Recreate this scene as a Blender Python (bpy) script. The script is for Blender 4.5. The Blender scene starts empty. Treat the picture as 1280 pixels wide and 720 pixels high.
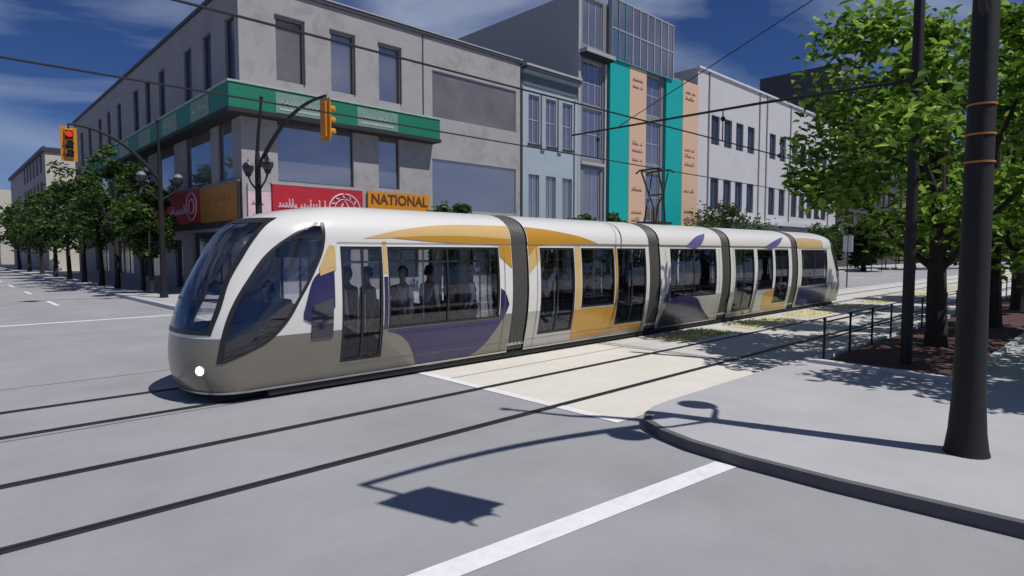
import bpy, bmesh, math, random
from mathutils import Vector, Matrix
random.seed(7)
C = bpy.context.scene.collection
PI = math.pi
R = math.radians
CAMH = 2.4

# ------------------------------------------------------------------ materials
def newmat(name):
    m = bpy.data.materials.new(name); m.use_nodes = True
    nt = m.node_tree; nt.nodes.clear()
    out = nt.nodes.new('ShaderNodeOutputMaterial')
    return m, nt, out
def N(nt, kind, **kw):
    n = nt.nodes.new(kind)
    for k, v in kw.items():
        if k in n.inputs: n.inputs[k].default_value = v
        else: setattr(n, k, v)
    return n
def L(nt, a, b): nt.links.new(a, b)
def mat(name, col, rough=.6, metal=0, var=.12, scale=3.0, bump=0, bscale=40, spec=.5, coat=0, streak=False, stain=None):
    m, nt, out = newmat(name)
    p = N(nt, 'ShaderNodeBsdfPrincipled', Roughness=rough, Metallic=metal)
    p.inputs['Specular IOR Level'].default_value = spec
    p.inputs['Coat Weight'].default_value = coat
    p.inputs['Coat Roughness'].default_value = .08
    L(nt, p.outputs[0], out.inputs[0])
    tc = N(nt, 'ShaderNodeTexCoord')
    src = tc.outputs['Object']
    if streak:
        mp = N(nt, 'ShaderNodeMapping'); mp.inputs['Scale'].default_value = (1, 1, .15)
        L(nt, src, mp.inputs[0]); src = mp.outputs[0]
    n1 = N(nt, 'ShaderNodeTexNoise', Scale=scale, Detail=8.0, Roughness=.65)
    L(nt, src, n1.inputs['Vector'])
    rp = N(nt, 'ShaderNodeValToRGB')
    e = rp.color_ramp.elements
    e[0].position = .3; e[1].position = .72
    e[0].color = [c*(1-var) for c in col] + [1]
    e[1].color = [min(1, c*(1+var)) for c in col] + [1]
    L(nt, n1.outputs[0], rp.inputs[0])
    colout = rp.outputs[0]
    if stain:
        n3 = N(nt, 'ShaderNodeTexNoise', Scale=stain[0], Detail=5.0, Roughness=.6, Distortion=.6)
        L(nt, tc.outputs['Object'], n3.inputs['Vector'])
        r3 = N(nt, 'ShaderNodeValToRGB'); r3.color_ramp.elements[0].position = .52; r3.color_ramp.elements[1].position = .75
        L(nt, n3.outputs[0], r3.inputs[0])
        mx = N(nt, 'ShaderNodeMixRGB', blend_type='MULTIPLY'); mx.inputs[2].default_value = list(stain[1]) + [1]
        L(nt, r3.outputs[0], mx.inputs[0]); L(nt, colout, mx.inputs[1]); colout = mx.outputs[0]
    L(nt, colout, p.inputs['Base Color'])
    if bump:
        n2 = N(nt, 'ShaderNodeTexNoise', Scale=bscale, Detail=4.0)
        L(nt, tc.outputs['Object'], n2.inputs['Vector'])
        b = N(nt, 'ShaderNodeBump', Strength=bump, Distance=.02)
        L(nt, n2.outputs[0], b.inputs['Height']); L(nt, b.outputs[0], p.inputs['Normal'])
    return m
def leafmat(name, c1, c2, c3):
    m, nt, out = newmat(name)
    g = N(nt, 'ShaderNodeNewGeometry'); rp = N(nt, 'ShaderNodeValToRGB')
    rp.color_ramp.elements[0].color = list(c1)+[1]; rp.color_ramp.elements[1].color = list(c3)+[1]
    el = rp.color_ramp.elements.new(.55); el.color = list(c2)+[1]
    L(nt, g.outputs['Random Per Island'], rp.inputs[0])
    d = N(nt, 'ShaderNodeBsdfPrincipled', Roughness=.45); t = N(nt, 'ShaderNodeBsdfTranslucent')
    L(nt, rp.outputs[0], d.inputs['Base Color']); L(nt, rp.outputs[0], t.inputs[0])
    mx = N(nt, 'ShaderNodeMixShader'); mx.inputs[0].default_value = .5
    L(nt, d.outputs[0], mx.inputs[1]); L(nt, t.outputs[0], mx.inputs[2]); L(nt, mx.outputs[0], out.inputs[0])
    return m
def glassmat(name, tint, refl_boost=.0, rough=.02):
    m, nt, out = newmat(name)
    tr = N(nt, 'ShaderNodeBsdfTransparent'); tr.inputs[0].default_value = list(tint)+[1]
    gl = N(nt, 'ShaderNodeBsdfGlossy', Roughness=rough); gl.inputs[0].default_value = (.9, .92, 1, 1)
    fr = N(nt, 'ShaderNodeFresnel', IOR=1.5)
    ad = N(nt, 'ShaderNodeMath', operation='ADD'); ad.inputs[1].default_value = refl_boost; ad.use_clamp = True
    L(nt, fr.outputs[0], ad.inputs[0])
    mx = N(nt, 'ShaderNodeMixShader'); L(nt, ad.outputs[0], mx.inputs[0])
    L(nt, tr.outputs[0], mx.inputs[1]); L(nt, gl.outputs[0], mx.inputs[2]); L(nt, mx.outputs[0], out.inputs[0])
    return m
def emit(name, col, s):
    m, nt, out = newmat(name); e = N(nt, 'ShaderNodeEmission', Strength=s); e.inputs[0].default_value = list(col)+[1]
    L(nt, e.outputs[0], out.inputs[0]); return m

M = {}
M['road'] = mat('road_concrete', (.30,.302,.325), .85, var=.12, scale=.5, bump=.45, bscale=90, stain=(.22, (.84,.85,.87)))
M['walk'] = mat('pavement_concrete', (.39,.392,.415), .85, var=.08, scale=.9, bump=.2, bscale=50, stain=(.3, (.9,.9,.92)))
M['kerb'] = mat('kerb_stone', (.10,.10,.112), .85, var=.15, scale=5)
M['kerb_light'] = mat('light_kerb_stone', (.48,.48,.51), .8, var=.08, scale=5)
M['cream'] = mat('cream_concrete', (.62,.60,.55), .85, var=.06, scale=1.2, bump=.15, stain=(.6, (.92,.9,.86)))
M['track'] = mat('track_concrete', (.50,.49,.47), .85, var=.08, scale=1.5, stain=(.5, (.85,.85,.85)))
M['white_line'] = mat('road_paint', (.72,.72,.76), .7, var=.08, scale=8, stain=(4, (.85,.85,.85)))
M['joint'] = mat('joint_filler', (.16,.15,.14), .9)
M['rail'] = mat('rail_groove_steel', (.035,.035,.042), .6, metal=.3, var=.3, scale=6)
M['mulch'] = mat('red_mulch', (.075,.035,.032), .95, var=.6, scale=14, bump=1, bscale=30)
M['grass'] = leafmat('grass_blades', (.36,.37,.14), (.50,.49,.22), (.62,.59,.34))
M['soil'] = mat('turf_base', (.55,.53,.30), .95, var=.22, scale=1.5)
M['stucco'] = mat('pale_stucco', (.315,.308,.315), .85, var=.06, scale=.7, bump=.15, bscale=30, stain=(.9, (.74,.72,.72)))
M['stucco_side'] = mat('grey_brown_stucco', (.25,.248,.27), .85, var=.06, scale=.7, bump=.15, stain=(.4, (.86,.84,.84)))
M['cornice'] = mat('dark_coping', (.035,.037,.05), .6)
M['green'] = mat('green_fascia', (.0,.155,.092), .55, var=.05, scale=2)
M['green_panel'] = mat('faded_green_panel', (.15,.25,.21), .6, var=.15, scale=2)
M['green_mark'] = mat('fascia_lettering', (.33,.40,.36), .6)
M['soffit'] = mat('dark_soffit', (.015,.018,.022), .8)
M['red'] = mat('red_sign', (.42,.018,.03), .45, var=.08)
M['orange'] = mat('orange_sign', (.55,.22,.010), .5, var=.05)
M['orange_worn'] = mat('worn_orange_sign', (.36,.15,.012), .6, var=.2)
M['brown_ink'] = mat('dark_sign_lettering', (.10,.03,.01), .6)
M['pink_white'] = mat('white_sign_lettering', (.62,.45,.5), .6)
M['blue_wall'] = mat('pale_blue_stucco', (.31,.38,.43), .8, var=.05, scale=1.0, stain=(.7, (.9,.9,.9)))
M['blue_dark'] = mat('slate_frieze', (.09,.12,.15), .7)
M['conc'] = mat('bare_concrete', (.17,.175,.20), .85, var=.05, scale=.4, stain=(.3,(.9,.9,.9)))
M['side_render'] = mat('grey_side_render', (.33,.335,.355), .85, var=.03, scale=.3)
M['conc_light'] = mat('light_mullion', (.33,.34,.36), .6)
M['teal'] = mat('teal_panel', (.0,.33,.32), .5, var=.04)
M['teal_frame'] = mat('teal_frame', (.05,.24,.27), .5)
M['peach'] = mat('peach_panel', (.56,.38,.26), .65, var=.04)
M['pink'] = mat('magenta_print', (.45,.16,.28), .65)
M['brown_print'] = mat('brown_print', (.30,.16,.09), .65)
M['white_wall'] = mat('white_render', (.47,.47,.50), .8, var=.04, scale=.6, stain=(.4,(.92,.92,.92)))
M['white_trim'] = mat('white_trim', (.55,.56,.60), .7)
M['dark_tower'] = mat('dark_cladding', (.055,.055,.065), .7, var=.15)
M['far_wall'] = mat('far_wall', (.30,.29,.28), .8)
M['far_pale'] = mat('far_pale_wall', (.5,.47,.42), .8)
M['roofm'] = mat('roof_felt', (.12,.12,.12), .9)
M['bglass'] = mat('mirror_glass', (.42,.40,.42), .06, metal=.8, var=.04, scale=.4)
M['bglass_dark'] = mat('dark_window_glass', (.035,.045,.075), .08, var=.1, scale=.6, spec=.7)
M['bglass_pale'] = mat('blind_glass', (.20,.185,.19), .12, metal=.3, var=.3, scale=.25)
M['wframe'] = mat('window_frame', (.05,.055,.07), .5)
M['wframe_l'] = mat('pale_window_frame', (.32,.34,.37), .6)
M['shop'] = mat('shop_wall', (.30,.32,.34), .7)
M['pole'] = mat('dark_painted_steel', (.006,.006,.008), .7, var=.25, scale=3, bump=.2, bscale=12)
M['strap'] = mat('orange_strap', (.42,.16,.02), .5)
M['signal'] = mat('signal_yellow', (.50,.20,.01), .45, var=.08)
M['black'] = mat('matt_black', (.008,.008,.01), .6)
M['globe'] = mat('globe_lower', (.03,.03,.035), .4, var=.2)
M['globe_cap'] = mat('globe_glass', (.17,.17,.18), .5, spec=.4)
M['lens_red'] = emit('lit_red_lens', (1,.05,.02), .8)
M['lens_off'] = mat('unlit_lens', (.03,.05,.03), .2)
M['bark'] = mat('bark', (.030,.022,.020), .95, var=.4, scale=8, bump=.8, bscale=20)
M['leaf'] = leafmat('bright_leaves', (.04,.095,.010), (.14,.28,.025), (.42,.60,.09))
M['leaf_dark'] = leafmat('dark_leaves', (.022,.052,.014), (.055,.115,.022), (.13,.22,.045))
M['leaf_olive'] = leafmat('olive_leaves', (.022,.045,.012), (.05,.09,.02), (.12,.17,.045))
M['tram_white'] = mat('pearl_white_paint', (.68,.675,.66), .3, metal=.03, var=.02, coat=.4)
M['tram_low_shade'] = mat('painted_lower_shade', (.215,.20,.165), .28, metal=.2, var=.03, coat=.4)  # shade of the lower sides painted into the colour, front cab and first car
M['tram_low_shade_light'] = mat('painted_lower_shade_light', (.42,.41,.385), .28, metal=.15, var=.03, coat=.4)  # lighter version of the painted shade, for the other cars and rear cab
M['tram_gold'] = mat('gold_paint', (.46,.245,.035), .25, var=.05, coat=.5)
M['tram_gold2'] = mat('pale_gold_paint', (.58,.40,.17), .25, var=.05, coat=.5)
M['tram_purple'] = mat('purple_paint', (.022,.017,.085), .22, var=.05, coat=.5)
M['tram_lilac'] = mat('lilac_paint', (.13,.11,.30), .22, var=.05, coat=.5)
M['rubber'] = mat('bellows_rubber', (.075,.072,.065), .6, var=.1)
M['tram_dark'] = mat('dark_trim', (.02,.02,.022), .4)
M['under'] = mat('underframe_black', (.015,.015,.016), .7)
M['tglass'] = glassmat('tram_window_glass', (.80,.82,.86), .03)
M['cabglass'] = mat('cab_glass', (.012,.014,.03), .04, var=.2, spec=1.0, coat=1)
M['headlight'] = emit('lit_headlight', (1,.97,.9), 6)
M['floor'] = mat('tram_floor', (.30,.30,.31), .7)
M['seat'] = mat('maroon_seat', (.10,.03,.05), .8)
M['grab'] = mat('grab_pole', (.5,.5,.48), .3, metal=.7)
M['skin'] = mat('skin', (.36,.20,.14), .6)
M['hair'] = mat('dark_hair', (.012,.010,.009), .7)
M['capw'] = mat('pale_hat_cloth', (.5,.47,.44), .8)
M['cloth_light'] = mat('lilac_grey_cloth', (.68,.66,.70), .85)
M['cloth_dark'] = mat('charcoal_cloth', (.03,.03,.035), .85)
M['cloth_navy'] = mat('navy_cloth', (.06,.07,.17), .85)
M['cloth_wine'] = mat('wine_cloth', (.20,.05,.08), .85)
M['car_paint'] = mat('dark_car_paint', (.02,.02,.028), .25, coat=.8)
M['tail'] = mat('red_lamp', (.3,.01,.01), .3)
M['awning'] = mat('orange_awning', (.60,.13,.03), .7)

# ------------------------------------------------------------------ mesh builder
class MB:
    def __init__(s): s.v = []; s.f = []; s.m = []; s.mats = []
    def mi(s, m):
        if m not in s.mats: s.mats.append(m)
        return s.mats.index(m)
    def face(s, pts, m):
        i = len(s.v); s.v += [tuple(p) for p in pts]; s.f.append(tuple(range(i, i+len(pts)))); s.m.append(s.mi(m))
    def box(s, x0, x1, y0, y1, z0, z1, m):
        i = len(s.v)
        s.v += [(x0,y0,z0),(x1,y0,z0),(x1,y1,z0),(x0,y1,z0),(x0,y0,z1),(x1,y0,z1),(x1,y1,z1),(x0,y1,z1)]
        for q in ((0,3,2,1),(4,5,6,7),(0,1,5,4),(1,2,6,5),(2,3,7,6),(3,0,4,7)):
            s.f.append(tuple(i+k for k in q)); s.m.append(s.mi(m))
    def tube(s, pts, rads, m, n=10, cap=True):
        pts = [Vector(p) for p in pts]
        if not isinstance(rads, (list, tuple)): rads = [rads]*len(pts)
        i0 = len(s.v); k = s.mi(m)
        up = None
        for i, p in enumerate(pts):
            d = (pts[min(i+1, len(pts)-1)] - pts[max(i-1, 0)]).normalized()
            if up is None:
                up = Vector((1,0,0)) if abs(d.x) < .9 else Vector((0,1,0))
            a = d.cross(up).normalized(); b = d.cross(a).normalized(); up = -b if False else up
            for j in range(n):
                t = 2*PI*j/n
                s.v.append(tuple(p + (a*math.cos(t) + b*math.sin(t))*rads[i]))
        for i in range(len(pts)-1):
            for j in range(n):
                a = i0+i*n+j; b = i0+i*n+(j+1)%n
                s.f.append((a, b, b+n, a+n)); s.m.append(k)
        if cap:
            s.f.append(tuple(i0+j for j in range(n))[::-1]); s.m.append(k)
            s.f.append(tuple(i0+(len(pts)-1)*n+j for j in range(n))); s.m.append(k)
    def grid(s, rows, m, flip=False):
        i0 = len(s.v); k = s.mi(m); w = len(rows[0])
        for r in rows: s.v += [tuple(p) for p in r]
        for i in range(len(rows)-1):
            for j in range(w-1):
                a = i0+i*w+j; q = (a, a+1, a+1+w, a+w)
                s.f.append(q[::-1] if flip else q); s.m.append(k)
    def ball(s, c, r, m, n=12, sz=1, lo=-1, hi=1):
        rows = []
        k = 8
        for i in range(k+1):
            zz = math.sin(R(-90+180*i/k)); zz = max(lo, min(hi, zz)); rr = math.sqrt(max(0, 1-zz*zz))
            rows.append([(c[0]+r*rr*math.cos(2*PI*j/n), c[1]+r*rr*math.sin(2*PI*j/n), c[2]+r*sz*zz) for j in range(n+1)])
        s.grid(rows, m)
    def build(s, name, parent=None, smooth=False, loc=None, bevel=0, merge=False):
        me = bpy.data.meshes.new(name); me.from_pydata(s.v, [], s.f)
        for m in s.mats: me.materials.append(m)
        me.polygons.foreach_set('material_index', s.m)
        if merge or smooth:
            bm = bmesh.new(); bm.from_mesh(me); bmesh.ops.remove_doubles(bm, verts=bm.verts, dist=.0004)
            bm.to_mesh(me); bm.free()
        if smooth:
            me.polygons.foreach_set('use_smooth', [True]*len(me.polygons))
            try: me.set_sharp_from_angle(angle=R(35))
            except Exception: pass
        me.update()
        o = bpy.data.objects.new(name, me); C.objects.link(o)
        if parent: o.parent = parent
        if loc is not None: o.location = loc
        if bevel:
            b = o.modifiers.new('bevel', 'BEVEL'); b.width = bevel; b.segments = 2; b.limit_method = 'ANGLE'
        return o

def tag(o, label=None, cat=None, group=None, kind=None):
    for k, v in (('label', label), ('category', cat), ('group', group), ('kind', kind)):
        if v: o[k] = v
    return o
def thing(name, label, cat, loc=(0,0,0), rz=0, group=None):
    o = bpy.data.objects.new(name, None); C.objects.link(o); o.location = loc; o.rotation_euler[2] = rz
    o.empty_display_size = .3
    return tag(o, label, cat, group)
def kids(o): return [c for c in bpy.data.objects if c.parent == o]
def dup(o, loc=None, rz=None, label=None, parent=None, scale=None):
    c = o.copy(); C.objects.link(c); c.parent = parent
    for ch in kids(o): dup(ch, parent=c)
    if loc is not None: c.location = loc
    if rz is not None: c.rotation_euler[2] = rz
    if scale: c.scale = scale
    if label: c['label'] = label
    return c

# ------------------------------------------------------------------ ground, roads, pavements
def sheet(name, poly, z, m, kind='structure'):
    b = MB(); b.face([(x, y, z) for x, y in poly], m); return tag(b.build(name), kind=kind)
sheet('ground', [(-900,-900),(1500,-900),(1500,1500),(-900,1500)], 0, M['road'])

def slab(name, poly, h, top, kerbm, kw=.0, loc_z=0):
    """raised pavement: top face plus a darker kerb stone rim"""
    b = MB(); n = len(poly)
    b.face([(x, y, h) for x, y in poly], top)
    for i in range(n):
        (x0,y0), (x1,y1) = poly[i], poly[(i+1)%n]
        b.face([(x0,y0,-.02),(x1,y1,-.02),(x1,y1,h),(x0,y0,h)], kerbm)
    return tag(b.build(name), kind='structure')
def arc(cx, cy, r, a0, a1, n=14): return [(cx+r*math.cos(R(a0+(a1-a0)*i/n)), cy+r*math.sin(R(a0+(a1-a0)*i/n))) for i in range(n+1)]
# near corner pavement: kerb face along X=6.4, rounded corner, then edge along Y=4.9
near_edge = [(6.62,-60),(6.55,0),(6.42,2.0),(6.42,3.0),(6.5,3.7),(6.66,4.2),(6.88,4.56),(7.2,4.80),(7.6,4.92),(8.1,4.96),(160,4.96)]
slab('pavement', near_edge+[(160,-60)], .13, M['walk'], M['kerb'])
# a narrow darker kerb stone following the corner
def kerb_strip(name, pts, w, h0, h1, m):
    b = MB(); rows = [[], [], [], []]
    P = [Vector((x, y, 0)) for x, y in pts]
    for i, p in enumerate(P):
        d = (P[min(i+1,len(P)-1)]-P[max(i-1,0)]).normalized(); nrm = Vector((-d.y, d.x, 0))
        rows[0].append((p.x, p.y, h0)); rows[1].append((p.x, p.y, h1)); q = p - nrm*w
        rows[2].append((q.x, q.y, h1)); rows[3].append((q.x, q.y, h0))
    b.grid(rows, m, flip=True); return tag(b.build(name), kind='structure')
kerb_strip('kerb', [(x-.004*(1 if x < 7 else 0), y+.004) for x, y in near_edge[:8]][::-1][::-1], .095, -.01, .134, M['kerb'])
# north-east pavement and the long pavement up the cross street
NEk = [(160,25.0),(10.4,25.0)] + arc(10.4, 28.0, 3.0, 270, 180, 10)[1:] + [(7.4,400),(60,400),(160,60)]
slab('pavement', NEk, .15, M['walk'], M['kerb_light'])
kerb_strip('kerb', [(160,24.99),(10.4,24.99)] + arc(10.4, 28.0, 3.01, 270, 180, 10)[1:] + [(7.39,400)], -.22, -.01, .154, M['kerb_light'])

sheet('crosswalk', [(7.02,5.02),(12.55,5.02),(12.55,24.9),(7.02,24.9)], .004, M['cream'])
sheet('track_bed', [(12.62,5.02),(160,5.02),(160,13.0),(12.62,13.0)], .004, M['track'])
for (a, b_, c, d) in ((6.86,7.04,5.02,24.9),):
    sheet('crosswalk_line', [(a,c),(b_,c),(b_,d),(a,d)], .008, M['white_line'])
for x in (12.56,): sheet('paving_joint', [(x,5.02),(x+.06,5.02),(x+.06,24.9),(x,24.9)], .008, M['joint'])
sheet('paving_joint', [(7.05,9.0),(12.55,9.0),(12.55,9.03),(7.05,9.03)], .008, M['joint'])
b = MB()
sheet('stop_line', [(0.2,3.65),(6.40,3.05),(6.40,3.30),(0.2,3.90)], .006, M['white_line'])
sheet('stop_line', [(-8,25.15),(7.2,25.35),(7.2,25.65),(-8,25.45)], .006, M['white_line'])
for y in (33.6, 43.6, 53.6, 63.6, 73.6, 83.6):
    sheet('lane_marking', [(3.95,y),(4.12,y),(4.12,y+3.4),(3.95,y+3.4)], .006, M['white_line'])
for y in (35.6, 46.6):
    sheet('lane_marking', [(.6,y),(.77,y),(.77,y+3.2),(.6,y+3.2)], .006, M['white_line'])
for x in range(16, 90, 9):
    sheet('lane_marking', [(x,18.4),(x+3.2,18.4),(x+3.2,18.55),(x,18.55)], .006, M['white_line'])
# painted edge lines beside the tracks further up the street
sheet('edge_line', [(15,13.2),(150,13.2),(150,13.38),(15,13.38)], .006, M['white_line'])

labs = ['embedded dark tram rail lying nearest the kerb corner', 'second embedded tram rail from the kerb corner, beside the grass strip',
        'embedded tram rail under the near side of the tram', 'embedded tram rail under the far side of the tram']
for y, l in zip((6.24,7.97,10.08,11.67), labs):
    b = MB(); b.box(-60,170,y-.062,y-.028,-.01,.014,M['rail']); b.box(-60,170,y-.028,y+.022,-.01,.0105,M['black']); b.box(-60,170,y+.022,y+.062,-.01,.014,M['rail'])
    tag(b.build('tram_rail'), l, 'rail', 'tram rails set in the road')
# grass strip between tracks
def grass_strip(x0, x1, y0, y1, n, hh):
    b = MB(); t = MB(); x = x0; segs = []
    while x < x1:
        l = random.uniform(2.5, 5); segs.append((x, x+l)); t.face([(x,y0,.012),(x+l,y0+.1,.012),(x+l-.3,y1,.012),(x+.3,y1-.1,.012)], M['soil']); x += l+random.uniform(.6, 1.8)
    tag(t.build('turf'), kind='structure')
    for i in range(n):
        sg_ = segs[min(len(segs)-1, int(random.random()**2*len(segs)*.6))]; x = random.uniform(sg_[0]+.25, sg_[1]-.1); y = random.uniform(y0, y1)
        h = random.uniform(.5, 1)*hh; a = random.uniform(0, PI); w = .02; dx, dy = math.cos(a)*w, math.sin(a)*w
        lx, ly = random.uniform(-.04,.04), random.uniform(-.04,.04)
        b.face([(x-dx,y-dy,.012),(x+dx,y+dy,.012),(x+lx,y+ly,.012+h)], M['grass'])
    tag(b.build('grass'), 'yellow green turf between the two tram tracks', 'grass', kind='stuff')
grass_strip(14.2, 110, 8.3, 9.6, 4500, .045)

# planting bed with mulch
bed = [(13.15,4.55),(12.98,2.25),(60,2.1),(60,4.45)]
b = MB()
nx = 90; ny = 8
rows = []
for j in range(ny+1):
    row = []
    for i in range(nx+1):
        t = i/nx; u = j/ny
        xa = 12.98+(60-12.98)*t; xb = 13.15+(60-13.15)*t
        x = xa*(1-u)+xb*u; y = (2.25-.15*t)*(1-u)+(4.55-.1*t)*u
        edge = min(u, 1-u, t*20, (1-t)*20); row.append((x, y, .134+min(.06, edge*.3)+random.uniform(0,.025)))
    rows.append(row)
b.grid(rows, M['mulch']); tag(b.build('planting_bed'), kind='structure')
kb = MB()
kb.box(12.80,60,2.06,2.20,.12,.20,M['kerb_light'])
kb.face([(12.78,2.2,.2),(12.98,2.2,.2),(13.17,4.6,.2),(12.97,4.6,.2)], M['kerb_light']); kb.face([(12.78,2.2,.12),(12.78,2.2,.2),(12.97,4.6,.2),(12.97,4.6,.12)], M['kerb_light'])
kb.box(12.97,60,4.60,4.72,.12,.19,M['kerb_light'])
tag(kb.build('bed_edging'), kind='structure')

# ------------------------------------------------------------------ railing
rl = thing('railing', 'thin dark metal railing running along the planting bed beside the tracks', 'railing', (13.3,4.52,.13))
posts = [0.0, 1.6, 3.2, 4.8, 6.4, 8.0, 9.6, 11.2, 12.8, 14.4, 16.0, 17.6, 19.2, 20.8, 22.4, 24, 25.6, 27.2]
for x in posts:
    b = MB(); b.tube([(x,0,-.02),(x,0,.86)], .024, M['pole'], 8); b.ball((x,0,.875), .038, M['pole'], 8); b.build('post', rl, smooth=True)
for z in (.82, .46):
    b = MB(); b.tube([(0,0,z),(27.2,0,z)], .018, M['pole'], 6); b.build('rail_bar', rl, smooth=True)

# ------------------------------------------------------------------ windows & facades
def facade(b, axis, const, a0, a1, z0, z1, ops, m, depth=.22, nrm=-1):
    """wall in plane axis=const with rectangular openings and reveals; outward normal nrm*axis"""
    def P(a, z, d=0): 
        c = const - nrm*d
        return (a, c, z) if axis == 'y' else (c, a, z)
    As = sorted(set([a0, a1] + [v for o in ops for v in o[:2]])); Zs = sorted(set([z0, z1] + [v for o in ops for v in o[2:4]]))
    for i in range(len(As)-1):
        for j in range(len(Zs)-1):
            am, zm = (As[i]+As[i+1])/2, (Zs[j]+Zs[j+1])/2
            if any(o[0] < am < o[1] and o[2] < zm < o[3] for o in ops): continue
            q = [P(As[i],Zs[j]),P(As[i+1],Zs[j]),P(As[i+1],Zs[j+1]),P(As[i],Zs[j+1])]
            b.face(q if axis == 'y' else q[::-1], m)
    for o in ops:
        x0, x1, zz0, zz1 = o[:4]
        for (p, q) in (((x0,zz0),(x1,zz0)),((x1,zz0),(x1,zz1)),((x1,zz1),(x0,zz1)),((x0,zz1),(x0,zz0))):
            b.face([P(*p),P(*p,depth),P(*q,depth),P(*q)], m)
def window(parent, axis, const, o, glass, frame, depth=.16, nrm=-1, nx=1, nz=1, fw=.07, sill=None):
    x0, x1, z0, z1 = o[:4]
    def bx(b, a0, a1, zz0, zz1, d0, d1, m):
        c0, c1 = sorted((const - nrm*d0, const - nrm*d1))
        if axis == 'y': b.box(a0, a1, c0, c1, zz0, zz1, m)
        else: b.box(c0, c1, a0, a1, zz0, zz1, m)
    b = MB(); e = .004
    bx(b, x0+e, x0+fw, z0+e, z1-e, depth-.05, depth+.03, frame); bx(b, x1-fw, x1-e, z0+e, z1-e, depth-.05, depth+.03, frame)
    bx(b, x0+fw, x1-fw, z0+e, z0+fw, depth-.05, depth+.03, frame); bx(b, x0+fw, x1-fw, z1-fw, z1-e, depth-.05, depth+.03, frame)
    for i in range(1, nx):
        x = x0+(x1-x0)*i/nx; bx(b, x-fw*.35, x+fw*.35, z0+fw, z1-fw, depth-.04, depth+.02, frame)
    for i in range(1, nz):
        z = z0+(z1-z0)*i/nz; bx(b, x0+fw, x1-fw, z-fw*.35, z+fw*.35, depth-.035, depth+.015, frame)
    w = b.build('window', parent)
    b = MB(); bx(b, x0+fw*.7, x1-fw*.7, z0+fw*.7, z1-fw*.7, depth, depth+.012, glass); b.build('pane', w)
    if sill:
        b = MB(); bx(b, x0-.1, x1+.1, z0-.14, z0-.002, -.10, .05, sill); b.build('sill', w)
    return w
def shell(b, x0, x1, y0, y1, z1, wall, roof, front=True, left=True, parapet=.0):
    if not left: pass
    b.face([(x1,y0,0),(x1,y1,0),(x1,y1,z1),(x1,y0,z1)], wall)
    b.face([(x0,y1,0),(x0,y1,z1),(x1,y1,z1),(x1,y1,0)], wall)
    b.face([(x0,y0,z1-.01),(x1,y0,z1-.01),(x1,y1,z1-.01),(x0,y1,z1-.01)], roof)
    if left: b.face([(x0,y0,0),(x0,y0,z1),(x0,y1,z1),(x0,y1,0)], wall)
    if front: b.face([(x0,y0,0),(x1,y0,0),(x1,y0,z1),(x0,y0,z1)], wall)
YF = 31.65; XF = 11.5

# ---- corner building
ZR = 15.95
cb = thing('corner_building', 'pale three storey corner building with green fascia and shop signs', 'building', (XF,YF,0.15))
cb.location = (0,0,0)
up_front = [(13.38,14.85,11.35,14.55),(16.46,17.85,11.35,14.55),(19.5,20.95,11.35,14.55)]
mid_front = [(13.35,17.75,6.12,9.30),(19.4,20.85,6.2,9.30)]
annex = [(23.35,30.75,10.95,13.9),(23.3,30.75,5.1,8.35)]
sh_front = [(13.0,17.5,.8,3.6),(18.6,22.2,.8,3.6),(24,30.4,.8,4.0)]
b = MB()
facade(b, 'y', YF, XF, 31.3, 0, ZR, up_front+mid_front+annex+sh_front, M['stucco'], .3)
lw = [(32.2,33.55),(35.7,37.05),(39.1,40.6),(44.7,46.2),(48.4,49.7),(51.7,53.2),(57.3,58.7),(61.3,62.6),(65,66.4),(69.8,71.2),(74,75.4)]
left_up = [(a,c,10.95,14.4) for a,c in lw]
left_mid = [(32.9,35.0,6.2,9.3),(36.2,40.7,6.2,9.3),(43.2,47.2,6.2,9.3),(49.5,53.5,6.2,9.3),(56,60,6.2,9.3),(63,67,6.2,9.3),(70,74,6.2,9.3)]
left_low = [(33.5,39.9,.6,3.55),(42.0,43.6,.15,3.2),(46,52,.6,3.4),(55,61,.6,3.4),(64,70,.6,3.4)]
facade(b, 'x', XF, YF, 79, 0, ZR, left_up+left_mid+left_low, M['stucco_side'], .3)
b.face([(31.3,YF,0),(31.3,79,0),(31.3,79,ZR),(31.3,YF,ZR)], M['stucco']); b.face([(XF,79,0),(XF,79,ZR),(31.3,79,ZR),(31.3,79,0)], M['stucco'])
b.build('wall', cb)
b = MB(); b.face([(XF,YF,ZR-.02),(31.3,YF,ZR-.02),(31.3,79,ZR-.02),(XF,79,ZR-.02)], M['roofm']); b.build('roof', cb)
b = MB(); b.box(XF-.12,31.3,YF-.12,YF+.3,ZR-.05,ZR+.16,M['cornice']); b.box(XF-.12,XF+.3,YF+.3,79,ZR-.05,ZR+.16,M['cornice'])
b.box(XF-.16,31.3,YF-.16,YF+.3,ZR+.162,ZR+.24,M['conc_light']); b.build('coping', cb)
b = MB(); b.box(22.6,22.68,YF-.03,YF+.01,10.8,ZR-.06,M['cornice']); b.build('drain_pipe', cb); b = MB(); b.box(31.18,31.3,YF-.06,YF+.01,.2,ZR-.06,M['cornice']); b.build('drain_pipe', cb)
for i, o in enumerate(up_front): window(cb, 'y', YF, o, M['bglass_pale'] if i == 0 else M['bglass'], M['wframe'], .22, fw=.05)
window(cb, 'y', YF, mid_front[0], M['bglass'], M['wframe'], .2, fw=.06); window(cb, 'y', YF, mid_front[1], M['bglass'], M['wframe'], .2, fw=.06)
window(cb, 'y', YF, annex[0], M['bglass_pale'], M['wframe_l'], .1, fw=.05); window(cb, 'y', YF, annex[1], M['bglass'], M['wframe_l'], .1, fw=.05)
for o in sh_front: window(cb, 'y', YF, o, M['bglass_dark'], M['wframe'], .2, nx=3)
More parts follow.
